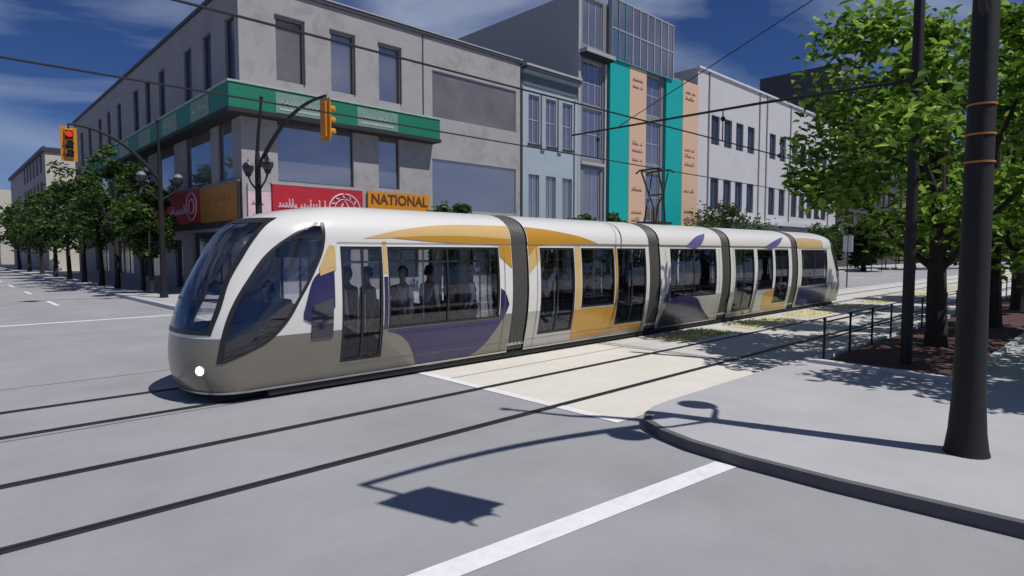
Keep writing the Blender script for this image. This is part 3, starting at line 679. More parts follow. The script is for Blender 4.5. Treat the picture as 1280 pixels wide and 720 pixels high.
# ------------------------------------------------------------------ tram
YC = 10.87
def sm(t, pts):
    if t <= pts[0][0]: return pts[0][1]
    if t >= pts[-1][0]: return pts[-1][1]
    n = len(pts)
    for i in range(n-1):
        if t <= pts[i+1][0]: break
    def sl(j):
        if j <= 0: return (pts[1][1]-pts[0][1])/(pts[1][0]-pts[0][0])
        if j >= n-1: return (pts[-1][1]-pts[-2][1])/(pts[-1][0]-pts[-2][0])
        return (pts[j+1][1]-pts[j-1][1])/(pts[j+1][0]-pts[j-1][0])
    x0, y0 = pts[i]; x1, y1 = pts[i+1]; h = x1-x0; u = (t-x0)/h
    return (2*u**3-3*u*u+1)*y0+(u**3-2*u*u+u)*h*sl(i)+(-2*u**3+3*u*u)*y1+(u**3-u*u)*h*sl(i+1)
def W(z):
    if z <= 2.55: return sm(z, [(.16,1.07),(.45,1.14),(.8,1.215),(1.15,1.265),(1.5,1.285),(1.8,1.28),(2.1,1.265),(2.55,1.22)])
    q = min(1, (z-2.55)/.72); return 1.22*(1-q**2.5)**(1/2.5)
XN = [(.16,2.90),(.4,2.80),(.7,2.77),(1.0,2.79),(1.3,2.85),(1.6,2.95),(1.95,3.10),(2.27,3.27),(2.6,3.47),(2.88,3.74),(3.05,4.15),(3.15,4.6),(3.23,5.2),(3.27,6.0)]
DD = [(.16,.75),(.5,.95),(1.0,1.15),(1.6,1.4),(2.2,1.55),(2.6,1.5),(3.0,1.2),(3.27,.35)]
NN = 2.3
def nose(u, z):
    u = max(-1, min(1, u)); return Vector((sm(z, XN)+sm(z, DD)*(1-(1-abs(u)**NN)**(1/NN)), YC+W(z)*u, z))
def nosex(z): return sm(z, XN)+sm(z, DD)
REAR = 33.72
XCAB = 5.05
zs_low = [.16,.22,.3,.4,.5,.6,.75,.9,1.05,1.2,1.4,1.6,1.8,2.0,2.2,2.4,2.55]
zs_top = [2.55+.72*math.sin(R(a)) for a in range(0,91,6)]
tram = thing('tram', 'white, purple and gold five section tram running through the junction', 'tram', (0,0,0))

def mir(p): return Vector((REAR-p.x, p.y, p.z))
cwl = [(.66,3.16),(1.1,3.24),(1.5,3.38),(1.95,3.64),(2.4,3.98),(2.72,4.40),(2.88,4.75)]
cwr = [(.66,3.19),(.78,3.45),(.95,3.80),(1.25,4.12),(1.6,4.34),(2.0,4.58),(2.45,4.80),(2.88,4.86)]
wsu = [(1.12,.70),(1.5,.70),(2.0,.66),(2.9,.70)]
def frange(a, b, st):
    n = max(1, round((b-a)/st)); return [a+(b-a)*i/n for i in range(n+1)]
BELT = 1.05  # body faces below this height get the painted shade colours
def cab(name, rear):
    f = mir if rear else (lambda p: p)
    b = MB(); ths = [math.sin(R(a*.5)) for a in range(-180,181,3)]
    lowz = frange(.16,BELT,.035)+frange(BELT,2.55,.03)[1:]; rows = []
    for z, xe in [(z, XCAB) for z in lowz] + [(z, 6.7) for z in zs_top]:
        row = []; nx_ = min(nosex(z), xe)
        n = 36
        for i in range(n): row.append((None, Vector((xe+(nx_-xe)*i/n, YC-W(z), z))))
        for u in ths:
            p = nose(u, z); p.x = min(p.x, xe); row.append((u, p))
        for i in range(n): row.append((None, Vector((nx_+(xe-nx_)*(i+1)/n, YC+W(z), z))))
        rows.append(row)
    k = len(lowz)
    def hole(q):
        z = sum(p.z for u, p in q)/4; x = sum(p.x for u, p in q)/4
        us = [abs(u) if u is not None else 1 for u, p in q]; u = sum(us)/4
        if 1.14 < z < 2.93 and u < sm(z, wsu): return True
        return .70 < z < 2.86 and u > .76 and sm(z, cwl)+.01 < x < sm(z, cwr)-.01
    for i in range(len(rows)-1):
        if i == k-1: continue
        for j in range(len(rows[0])-1):
            q = [rows[i][j],rows[i][j+1],rows[i+1][j+1],rows[i+1][j]]
            if hole(q): continue
            ps = [f(p) for u, p in q]
            m = M['tram_low_shade' if not rear else 'tram_low_shade_light'] if (q[0][1].z+q[2][1].z)/2 < BELT else M['tram_white']
            b.face(ps if rear else ps[::-1], m)
    return b.build(name, tram, smooth=True)
front = cab('cab_shell', False); back = cab('cab_shell', True)

def side_strip(b, x0, x1, ops, m, side, lowm):
    xs = sorted(set([x0, x1] + [v for o in ops for v in o[:2]])); zz = sorted(set(zs_low + [v for o in ops for v in o[2:4]]))
    for i in range(len(xs)-1):
        for j in range(len(zz)-1):
            xm, zm = (xs[i]+xs[i+1])/2, (zz[j]+zz[j+1])/2
            if any(o[0] < xm < o[1] and o[2] < zm < o[3] for o in ops): continue
            q = [(xs[i],YC+side*W(zz[j]),zz[j]),(xs[i+1],YC+side*W(zz[j]),zz[j]),(xs[i+1],YC+side*W(zz[j+1]),zz[j+1]),(xs[i],YC+side*W(zz[j+1]),zz[j+1])]
            b.face(q if side < 0 else q[::-1], lowm if zm < BELT else m)
def car(x0, x1, ops, roof0=None, roof1=None):
    r0 = roof0 or x0; r1 = roof1 or x1
    b = MB()
    for s in (-1, 1): side_strip(b, x0, x1, ops, M['tram_white'], s, M['tram_low_shade'] if x0 < 9 else M['tram_low_shade_light'])
    rows = []
    prof = [(-W(z), z) for z in zs_top] + [(W(z), z) for z in zs_top[::-1][1:]]
    b.grid([[(r0,YC+y,z) for y,z in prof],[(r1,YC+y,z) for y,z in prof]], M['tram_white'])
    return b.build('car_body', tram, smooth=True)
cars = []
c1 = [(5.12,5.95,.46,2.5),(6.06,8.84,.98,2.5)]
c2 = [(10.12,11.33,.48,2.5),(11.60,12.94,1.02,2.5),(13.08,14.40,.46,2.5)]
c3 = [(15.66,18.42,1.02,2.5)]
c4 = [(19.72,21.18,.34,2.5),(21.45,22.75,1.02,2.5),(22.95,24.2,.46,2.5)]
c5 = [(25.50,28.35,1.0,2.5)]
body = [car(XCAB,9.22,c1,roof0=6.7), car(9.73,14.56,c2), car(15.12,18.79,c3), car(19.40,24.5,c4), car(25.1,28.67,c5,roof1=27.02)]
doors = [c1[0],c2[0],c2[2],c4[0],c4[2]]
def pane_grid(b, o, side, off, m, inset=.0):
    x0, x1, z0, z1 = o; zz = [z0+(z1-z0)*i/8 for i in range(9)]
    rows = [[(x0,YC+side*(W(z)-off),z),(x1,YC+side*(W(z)-off),z)] for z in zz]
    b.grid(rows, m, flip=side > 0)
def frame(b, o, side, off, w, m, nx=0):
    x0, x1, z0, z1 = o
    for q in [(x0,x0+w,z0,z1),(x1-w,x1,z0,z1),(x0+w,x1-w,z0,z0+w),(x0+w,x1-w,z1-w,z1)] + [(x0+(x1-x0)*i/(nx+1)-w/2, x0+(x1-x0)*i/(nx+1)+w/2, z0+w, z1-w) for i in range(1,nx+1)]:
        pane_grid(b, q, side, off, m)
for ops in (c1, c2, c3, c4, c5):
    for o in ops:
        for s in (-1, 1):
            isd = o in doors
            b = MB(); frame(b, o, s, .012, .045 if not isd else .05, M['tram_dark'], nx=1 if isd else (0 if o[1]-o[0] < 2 else (1)))
            for (xa, xb) in ((o[0],o[0]+.001),(o[1]-.001,o[1])):
                b.face([(xa,YC+s*W(o[2]),o[2]),(xa,YC+s*(W(o[2])-.06),o[2]),(xa,YC+s*(W(o[3])-.06),o[3]),(xa,YC+s*W(o[3]),o[3])], M['tram_dark'])
            d = b.build('door' if isd else 'window', tram)
            b = MB(); pane_grid(b, (o[0]+.01,o[1]-.01,o[2]+.01,o[3]-.01), s, .03, M['tglass']); b.build('pane', d)
            if isd and s < 0:
                b = MB(); xm = (o[0]+o[1])/2
                for dx in (-.07,.07): b.tube([(xm+dx,YC+s*(W(1.2)-.07),.95),(xm+dx,YC+s*(W(1.5)-.07),1.65)], .014, M['grab'], 6)
                b.build('handle', d, smooth=True)
# bellows
for (x0, x1) in ((9.22,9.73),(14.56,15.12),(18.79,19.40),(24.5,25.1)):
    b = MB(); zz = zs_low+zs_top[1:]; rows = []; n = 9
    for i in range(n+1):
        x = x0+(x1-x0)*i/n; k = .985-.03*(i % 2) if 0 < i < n else .96
        rows.append([(x,YC-W(z)*k,.2+(z-.16)*.985) for z in zz] + [(x,YC+W(z)*k,.2+(z-.16)*.985) for z in zz[::-1][1:]])
    b.grid(rows, M['rubber']); b.build('bellows', tram)
# livery patches: strips in x between lower and upper z curves
def patch(parent, name, x0, x1, lo, hi, m, n=24, off=.006, side=-1, nz=10):
    rows = []
    for i in range(n+1):
        x = x0+(x1-x0)*i/n; a, c = sm(x, lo), sm(x, hi)
        if c < a: c = a
        rows.append([(x, YC+side*(W(a+(c-a)*j/nz)+off), a+(c-a)*j/nz) for j in range(nz+1)])
    b = MB(); b.grid(rows, m, flip=side < 0)
    return b.build(name, parent, smooth=True)
B1, B2, B3, B4, B5 = body
gold_lo = [(5.6,2.64),(6.3,2.66),(7.2,2.70),(8.0,2.66),(9.22,2.52)]; gold_hi = [(5.6,2.65),(6.3,2.80),(7.2,2.92),(8.0,2.96),(9.22,2.97)]
patch(B1, 'gold_swoosh', 5.6, 9.20, gold_lo, gold_hi, M['tram_gold2'])
patch(B1, 'gold_swoosh', 6.2, 9.20, [(6.2,2.66),(7.2,2.60),(9.2,2.53)], [(6.2,2.67),(7.2,2.72),(8.2,2.72),(9.2,2.68)], M['tram_gold'], off=.010)
patch(B1, 'gold_swoosh', 8.86, 9.2, [(8.86,2.3),(9.2,2.05)], [(8.86,2.56),(9.2,2.56)], M['tram_gold'], off=.010)
patch(B1, 'purple_panel', 6.06, 8.95, [(6.06,.93),(6.3,.86),(6.55,.66),(6.68,.42),(6.74,.18),(7.9,.18),(8.4,.34),(8.8,.74),(8.95,.96)], [(6.06,.965),(8.95,.97)], M['tram_purple'])
patch(B1, 'purple_panel', 8.86, 9.12, [(8.86,.86),(9.0,1.0),(9.12,1.25)], [(8.86,1.62),(9.0,1.52),(9.12,1.26)], M['tram_purple'])
patch(B1, 'purple_panel', 5.965, 6.05, [(5.965,.98),(6.05,.98)], [(5.965,1.95),(6.05,1.95)], M['tram_purple'], n=2)
patch(B1, 'gold_swoosh', 5.965, 6.05, [(5.965,2.0),(6.05,2.0)], [(5.965,2.6),(6.05,2.6)], M['tram_gold2'], n=2)
patch(B2, 'gold_swoosh', 9.75, 12.3, [(9.75,2.3),(10.05,2.53),(12.3,2.60)], [(9.75,2.97),(10.5,2.92),(11.6,2.78),(12.3,2.61)], M['tram_gold'])
patch(B2, 'gold_swoosh', 9.75, 10.1, [(9.75,1.9),(10.1,2.2)], [(9.75,2.5),(10.1,2.54)], M['tram_gold2'], off=.004)
patch(B2, 'gold_panel', 11.36, 13.05, [(11.36,.24),(13.05,.24)], [(11.36,.98),(13.05,.98)], M['tram_gold'])
for xa, xb in ((11.36,11.57),(12.97,13.06)): patch(B2, 'gold_panel', xa, xb, [(xa,.98),(xb,.98)], [(xa,2.54),(xb,2.54)], M['tram_gold'] if xa > 12 else M['tram_gold2'], n=2)
patch(B2, 'gold_panel', 13.06, 14.4, [(13.06,.26),(14.4,.26)], [(13.06,.45),(14.4,.40)], M['tram_gold'])
patch(B3, 'purple_panel', 15.3, 18.3, [(15.3,.17),(18.3,.17)], [(15.3,.30),(15.62,.98),(17.2,.98),(17.7,.6),(18.3,.24)], M['tram_purple'])
patch(B3, 'purple_panel', 15.38, 15.64, [(15.38,.9),(15.64,.95)], [(15.38,1.05),(15.64,1.5)], M['tram_purple'], n=4)
patch(B3, 'purple_swoosh', 16.6, 17.9, [(16.6,2.54),(17.3,2.54),(17.9,2.96)], [(16.6,2.6),(17.2,2.86),(17.9,2.99)], M['tram_lilac'])
patch(B4, 'purple_swoosh', 22.0, 23.9, [(22.0,2.54),(22.9,2.54),(23.9,2.94)], [(22.0,2.56),(22.9,2.80),(23.9,2.98)], M['tram_lilac'])
patch(B4, 'purple_panel', 20.6, 21.42, [(20.6,.17),(21.42,.17)], [(20.6,.33),(21.2,.33),(21.42,1.8)], M['tram_purple'], n=12)
patch(B4, 'gold_panel', 22.1, 24.3, [(22.1,.3),(22.6,.18),(24.3,.18)], [(22.1,.9),(22.6,.98),(22.9,.98),(22.95,.44),(24.3,.42)], M['tram_gold'], n=44)
patch(B5, 'purple_panel', 25.3, 28.5, [(25.3,.17),(28.5,.17)], [(25.3,.97),(28.4,.97),(28.5,.9)], M['tram_purple'])
patch(B5, 'gold_swoosh', 25.15, 27.9, [(25.15,2.54),(27.9,2.54)], [(25.15,2.97),(27.0,2.96),(27.9,2.9)], M['tram_gold2'])
# glass and details on the cab nose
def nose_patch(parent, name, rows_uz, m, off, rear=False, far=False):
    """rows of (u,z) points on the nose surface, or ('x',x,z) on the near side"""
    def S(q):
        if q[0] == 'x': 
            x, z = q[1], q[2]; t = (x-sm(z,XN))/sm(z,DD)
            u = -1 if t >= 1 else -(1-(1-max(0,t))**NN)**(1/NN)
            if t >= 1: return Vector((x, YC-W(z), z))
            return nose(u, z)
        return nose(*q)
    def Nn(q):
        e = .004
        if q[0] == 'x': p = S(q); a = S(('x',q[1]+e,q[2]))-p; c = S(('x',q[1],q[2]+e))-p; n = a.cross(c)
        else: p = S(q); a = S((q[0]+e,q[1]))-p; c = S((q[0],q[1]+e))-p; n = a.cross(c)
        n.normalize()
        if (p+n-Vector((6,YC,1.6))).length < (p-Vector((6,YC,1.6))).length: n = -n
        return n
    b = MB(); R_ = []
    def T(p):
        if far: p = Vector((p.x, 2*YC-p.y, p.z))
        return mir(p) if rear else p
    for r in rows_uz: R_.append([T(S(q)+Nn(q)*off) for q in r])
    ci, cj = len(R_)//2, len(R_[0])//2; n_ = (R_[ci][cj]-R_[ci][cj-1]).cross(R_[ci][cj]-R_[ci-1][cj]); out_ = R_[ci][cj]-Vector((REAR-6 if rear else 6, YC, 1.6))
    b.grid(R_, m, flip=n_.dot(out_) < 0); return b.build(name, parent, smooth=True)
def rows_between(left, right, z0, z1, nz=22, nu=14, kind='u'):
    out = []
    for i in range(nz+1):
        z = z0+(z1-z0)*i/nz; a, c = sm(z, left), sm(z, right)
        out.append([((a+(c-a)*j/nu, z) if kind == 'u' else ('x', a+(c-a)*j/nu, z)) for j in range(nu+1)])
    return out
M['shield'] = glassmat('cab_shield_glass', (.82,.83,.86), .07)
ws = rows_between([(z,-u) for z,u in wsu], wsu, 1.13, 2.94, nu=30)
def edge_u(sg, w0, w1): return rows_between([(z,sg*(u-w0)) for z,u in wsu], [(z,sg*(u+w1)) for z,u in wsu], 1.10, 2.97, nu=3, nz=40)
def edge_x(c, w0, w1): return rows_between([(z,x-w0) for z,x in c], [(z,x+w1) for z,x in c], .66, 2.90, nu=2, nz=50, kind='x')
for (par, rear) in ((front, False), (back, True)):
    w_ = nose_patch(par, 'windscreen', ws, M['shield'], .004, rear)
    for sg in (-1, 1): nose_patch(w_, 'windscreen_trim', edge_u(sg, .035, .02), M['tram_dark'], .009, rear)
    nose_patch(w_, 'windscreen_trim', [[(u/20*.72, z) for u in range(-20,21)] for z in (1.10,1.17)], M['tram_dark'], .010, rear)
    nose_patch(w_, 'windscreen_trim', [[(u/20*.72, z) for u in range(-20,21)] for z in (2.88,2.97)], M['tram_dark'], .010, rear)
    nose_patch(w_, 'windscreen_bar', [[(u/20*.69, z) for u in range(-20,21)] for z in (1.62,1.66)], M['tram_dark'], .012, rear)
    for far in (False, True):
        c_ = nose_patch(par, 'cab_window', rows_between(cwl, cwr, .67, 2.87, kind='x'), M['shield'], .004, rear, far)
        nose_patch(c_, 'window_trim', edge_x(cwl, .03, .035), M['tram_dark'], .009, rear, far)
        nose_patch(c_, 'window_trim', edge_x(cwr, .045, .02), M['tram_dark'], .009, rear, far)
    g_ = (lambda p: p) if not rear else mir
    def cbox(nm, x0, x1, y0, y1, z0, z1, m, bev=.04):
        a_, c_ = g_(Vector((x0,0,0))).x, g_(Vector((x1,0,0))).x
        q = MB(); q.box(min(a_,c_),max(a_,c_),YC+y0,YC+y1,z0,z1,m); return q.build(nm, par, bevel=bev)
    cbox('dashboard', 3.25, 3.85, -.92, .92, .36, 1.16, M['tram_dark'], .1)
    cbox('side_console', 3.85, 4.75, -1.10, -.88, .36, .98, M['tram_dark'])
    cbox('side_console', 3.85, 4.75, .88, 1.10, .36, .98, M['tram_dark'])
    cbox('driver_seat', 4.15, 4.65, -.25, .25, .75, .87, M['seat'])
    cbox('seat_back', 4.58, 4.70, -.25, .25, .872, 1.55, M['seat'])
    cbox('cab_floor', 3.3, 4.95, -.95, .95, .30, .355, M['floor'], 0)
    for s in (-1, 1):
        p = nose(s*.66, .55); q = MB()
        nn = Vector((-.80, s*.6, 0)); 
        if rear: p = mir(p); nn = Vector((.80, s*.6, 0))
        n0 = p+nn*.004; q.tube([p-nn*.03, p+nn*.02], [.085,.085], M['grab'], 16); h = q.build('headlight_housing', par, smooth=True)
        q = MB(); q.tube([p+nn*.021, p+nn*.032], [.068,.06], M['headlight'] if not rear else M['tail'], 16); q.build('headlight', h, smooth=True)
# purple flash and gold flash behind the cab window, small equipment door
patch(front, 'purple_panel', 4.42, 4.98, [(4.42,1.28),(4.6,1.22),(4.98,1.45)], [(4.42,1.4),(4.6,1.95),(4.98,2.15)], M['tram_purple'], off=.018)
patch(front, 'gold_swoosh', 4.72, 5.02, [(4.72,2.0),(5.02,2.1)], [(4.72,2.15),(4.9,2.5),(5.02,2.5)], M['tram_gold2'], off=.018)
patch(front, 'side_window', 4.56, 4.95, [(4.56,.94),(4.95,.94)], [(4.56,1.5),(4.95,1.62)], M['cabglass'], off=.022, n=4)
M['seam'] = mat('panel_seam', (.16,.155,.15), .5)
for bd, x0, x1, vs in ((B1,5.06,9.2,(8.98,)),(B2,9.75,14.54,(10.0,)),(B3,15.14,18.77,(15.4,18.6)),(B4,19.42,24.48,(19.6,)),(B5,25.12,28.6,(25.3,))):
    patch(bd, 'panel_seam', x0, x1, [(x0,2.555),(x1,2.555)], [(x0,2.568),(x1,2.568)], M['seam'], n=2, off=.012, nz=1)
    patch(bd, 'panel_seam', x0, x1, [(x0,.395),(x1,.395)], [(x0,.405),(x1,.405)], M['seam'], n=2, off=.012, nz=1)
    for v in vs: patch(bd, 'panel_seam', v, v+.012, [(v,.2),(v+.012,.2)], [(v,2.5),(v+.012,2.5)], M['seam'], n=1, off=.012)
# skirt line, underframe, wheels
for s in (-1, 1):
    b = MB(); b.box(3.9,29.7,YC+s*1.0-.05,YC+s*1.0+.05,.05,.158,M['under']); b.build('underframe', tram)
b = MB(); b.box(3.9,29.7,YC-1.0,YC+1.0,.17,.30,M['under']); b.build('floor_pan', tram)
b = MB(); b.box(4.6,29.0,YC-1.08,YC+1.08,.302,.36,M['floor']); b.build('floor', tram)
b = MB(); b.box(4.96,5.0,YC-1.08,YC+1.08,.36,1.3,M['tram_dark']); b.box(4.96,5.0,YC-1.08,YC-.3,1.3,2.6,M['tram_dark']); b.box(4.96,5.0,YC-.3,YC+1.08,2.3,2.6,M['tram_dark']); b.build('cab_bulkhead', tram)
b = MB(); b.box(28.5,28.55,YC-1.08,YC+1.08,.36,2.6,M['tram_dark']); b.build('cab_bulkhead', tram)
for xw in (4.2,7.4,10.9,13.4,17.0,20.4,23.6,26.6,29.0):
    b = MB()
    for s in (-1, 1): b.tube([(xw,YC+s*.80-.05,.30),(xw,YC+s*.80+.05,.30)], .286, M['under'], 20)
    b.tube([(xw,YC-.8,.30),(xw,YC+.8,.30)], .05, M['under'], 8); b.build('wheelset', tram)
nose_rows = [[(u/20, z) for u in range(-20,21)] for z in (.165,.20)]
nose_patch(front, 'bumper_strip', nose_rows, M['grab'], .02); nose_patch(back, 'bumper_strip', nose_rows, M['grab'], .02, True)
for (x0, x1) in ((3.65,9.2),(9.75,14.54),(15.14,18.77),(19.42,24.48),(25.12,30.05)):
    patch(tram, 'skirt_strip', x0, x1, [(x0,.165),(x1,.165)], [(x0,.20),(x1,.20)], M['grab'], n=2, off=.016, nz=2)
# ceiling lights panel inside, grab poles
for (x0, x1) in ((5.2,9.1),(9.9,14.4),(15.3,18.6),(19.6,24.3),(25.3,28.4)):
    b = MB(); b.box(x0,x1,YC-.9,YC+.9,2.62,2.66,M['tram_dark']); b.build('ceiling_panel', tram)
    b = MB(); 
    for y in (-.45,.45): b.tube([(x0+.2,YC+y,2.2),(x1-.2,YC+y,2.2)], .016, M['grab'], 6)
    b.build('grab_rail', tram, smooth=True)
for x in (5.95,7.35,8.9,10.05,11.4,12.98,16.0,17.6,19.6,21.3,22.85,26.2,27.6):
    b = MB(); b.tube([(x,YC-.55,.36),(x,YC-.55,2.62)], .018, M['grab'], 8); b.build('grab_pole', tram, smooth=True)
def tseat(x, y, ang):
    b = MB(); b.box(-.21,.21,-.21,.21,.40,.47,M['seat']); b.box(-.04,.04,-.04,.04,0,.40,M['grab']); s = b.build('seat', tram, bevel=.015); s.location = (x,y,.36); s.rotation_euler[2] = ang
    b = MB(); b.box(-.26,-.20,-.21,.21,.472,1.02,M['seat']); b.build('backrest', s, bevel=.02)
    return s
seat0 = tseat(6.5, YC+.80, 0)
def addseat(x, y, ang): 
    s = dup(seat0, (x,y,.36), ang, parent=tram); return s
for x in (7.2,7.9,8.6,11.9,12.6,15.9,16.6,17.3,18.0,21.8,22.4,25.9,26.6,27.3,28.0):
    addseat(x, YC+.80, 0)
    addseat(x, YC-.82, 0)
addseat(5.4, YC+.85, 0)
# pantograph
pg = MB()
x0 = 16.7
pg.box(x0-.45,x0+.5,YC-.35,YC+.35,3.28,3.36,M['tram_dark'])
pg.build('pantograph_base', tram)
pg = MB()
for s in (-1, 1):
    pg.tube([(x0-.22,YC+s*.22,3.36),(x0-.12,YC+s*.20,3.85),(x0+.10,YC+s*.26,4.22)], .03, M['tram_dark'], 6); pg.tube([(x0+.30,YC+s*.22,3.36),(x0+.26,YC+s*.2,3.85),(x0+.10,YC+s*.26,4.22)], .025, M['tram_dark'], 6)
    pg.tube([(x0+.10,YC+s*.26,4.22),(x0-.30,YC+s*.30,4.95)], .03, M['tram_dark'], 6); pg.tube([(x0+.10,YC+s*.26,4.22),(x0+.30,YC+s*.30,4.92)], .022, M['tram_dark'], 6)
pg.tube([(x0+.10,YC-.26,4.22),(x0+.10,YC+.26,4.22)], .025, M['tram_dark'], 6)
pg.build('pantograph_arm', tram)
pg = MB()
for dx in (-.30,.30): pg.tube([(x0+dx,YC-.5,4.90),(x0+dx,YC-.36,4.99),(x0+dx,YC+.36,4.99),(x0+dx,YC+.5,4.90)], .03, M['tram_dark'], 6)
for dy in (-.3,.3): pg.tube([(x0-.30,YC+dy,4.96),(x0+.30,YC+dy,4.96)], .02, M['tram_dark'], 6)
pg.build('pantograph_head', tram)

# ------------------------------------------------------------------ people
def skin_obj(name, verts, edges, m, parent, sub=1, loc=None):
    me = bpy.data.meshes.new(name); me.from_pydata([v[:3] for v in verts], edges, []); me.materials.append(m)
    o = bpy.data.objects.new(name, me); C.objects.link(o); o.parent = parent
    mo = o.modifiers.new('skin', 'SKIN'); mo.use_smooth_shade = True
    for i, v in enumerate(verts):
        d = me.skin_vertices[0].data[i]; r = v[3]; d.radius = (r, r) if not isinstance(r, tuple) else r; d.use_root = (i == 0)
    s = o.modifiers.new('sub', 'SUBSURF'); s.levels = s.render_levels = sub
    dg = bpy.context.evaluated_depsgraph_get(); dg.update()
    me2 = bpy.data.meshes.new_from_object(o.evaluated_get(dg)); bpy.data.objects.remove(o)
    o = bpy.data.objects.new(name, me2); C.objects.link(o); o.parent = parent
    return o
def person(kind, label, loc, rz, shirt, trousers, hairm, group='passengers seen inside the tram'):
    p = thing('person', label, 'person', loc, rz, group)
    sit = kind == 'sit'
    hz = .90 if not sit else .52            # hip height above the floor
    V = [(0,0,hz,.13),(0,0,hz+.22,.12),(.0,0,hz+.42,.135),(0,0,hz+.52,.06),(.01,0,hz+.60,.055),(.02,0,hz+.68,.078),(.02,0,hz+.77,.085),(.015,0,hz+.83,.055)]
    E = [(i,i+1) for i in range(7)]
    def add(v, to): V.append(v); E.append((to, len(V)-1)); return len(V)-1
    for s in (-1, 1):
        sh = add((0,s*.17,hz+.44,.06), 2)
        if kind == 'stand_up': el = add((.10,s*.26,hz+.62,.042), sh); wr = add((.16,s*.20,hz+.86,.03), el); hd = (.18,s*.19,hz+.93); dirn = (0,0,1)
        elif sit: el = add((.05,s*.22,hz+.18,.042), sh); wr = add((.28,s*.16,hz+.12,.03), el); hd = (.36,s*.14,hz+.11); dirn = (1,0,-.1)
        else: el = add((-.02,s*.22,hz+.18,.042), sh); wr = add((.06,s*.23,hz-.05,.03), el); hd = (.08,s*.23,hz-.13); dirn = (.1,0,-1)
        pm = add((*hd,.032), wr); dv = Vector(dirn).normalized()
        sd = Vector((0,1,0)) if abs(dv.z) < .8 else Vector((1,0,0))
        for k in range(4):
            a = Vector(hd)+sd*(k-1.5)*.018+dv*.05; f1 = add((*a,.009), pm); a2 = a+dv*(.035+.008*(k in (1,2)))+Vector((.008,0,-.006)); add((*a2,.008), f1)
        a = Vector(hd)+sd*.045+dv*.01; t1 = add((*a,.010), pm); add((*(a+dv*.03),.009), t1)
        hp = add((0,s*.09,hz-.05,.095), 0)
        if sit: kn = add((.42,s*.11,hz-.02,.062), hp); an = add((.42,s*.11,.09,.042), kn); add((.56,s*.12,.04,.035), an)
        else: kn = add((.02,s*.10,hz*.52,.062), hp); an = add((-.01,s*.11,.09,.042), kn); add((.14,s*.12,.04,.035), an)
    skin_obj('body', V, E, M['skin'], p)
    # shirt
    V2 = [(0,0,hz+.02,.155),(0,0,hz+.22,.145),(0,0,hz+.43,.155),(0,0,hz+.50,.07)]; E2 = [(0,1),(1,2),(2,3)]
    for v in [i for i in range(len(V)) if False]: pass
    for s in (-1, 1):
        V2.append((0,s*.18,hz+.44,.075)); i = len(V2)-1; E2.append((2,i))
        if kind == 'stand_up': q = ((.10,s*.26,hz+.62,.058),(.15,s*.21,hz+.80,.045))
        elif sit: q = ((.05,s*.22,hz+.18,.058),(.24,s*.17,hz+.125,.045))
        else: q = ((-.02,s*.22,hz+.18,.058),(.05,s*.23,hz-.01,.045))
        V2.append(q[0]); E2.append((i,i+1)); V2.append(q[1]); E2.append((i+1,i+2))
    skin_obj('shirt', V2, E2, shirt, p)
    V3 = [(0,0,hz-.02,.15)]; E3 = []
    for s in (-1, 1):
        V3.append((0,s*.09,hz-.06,.108)); i = len(V3)-1; E3.append((0,i))
        q = ((.42,s*.11,hz-.02,.078),(.42,s*.11,.13,.06)) if sit else ((.02,s*.10,hz*.52,.078),(-.01,s*.11,.12,.06))
        V3.append(q[0]); E3.append((i,i+1)); V3.append(q[1]); E3.append((i+1,i+2))
    skin_obj('trousers', V3, E3, trousers, p)
    b = MB(); c = (.0,0,hz+.765)
    b.ball(c, .103, hairm, 14, 1.12, -.1, 1); b.ball((-.025,0,hz+.72), .092, hairm, 14, 1.1, -.6, .9); b.build('hair', p, smooth=True)
    b = MB(); b.ball((.112,0,hz+.715), .014, M['skin'], 8, 1.5); b.ball((.10,-.032,hz+.745), .011, M['black'], 8); b.ball((.10,.032,hz+.745), .011, M['black'], 8); b.box(.098,.106,-.022,.022,hz+.672,hz+.679,M['cloth_wine'])
    b.ball((.015,-.088,hz+.725), .018, M['skin'], 8, 1.5); b.ball((.015,.088,hz+.725), .018, M['skin'], 8, 1.5); b.build('face', p, smooth=True)
    return p
Fz = .36
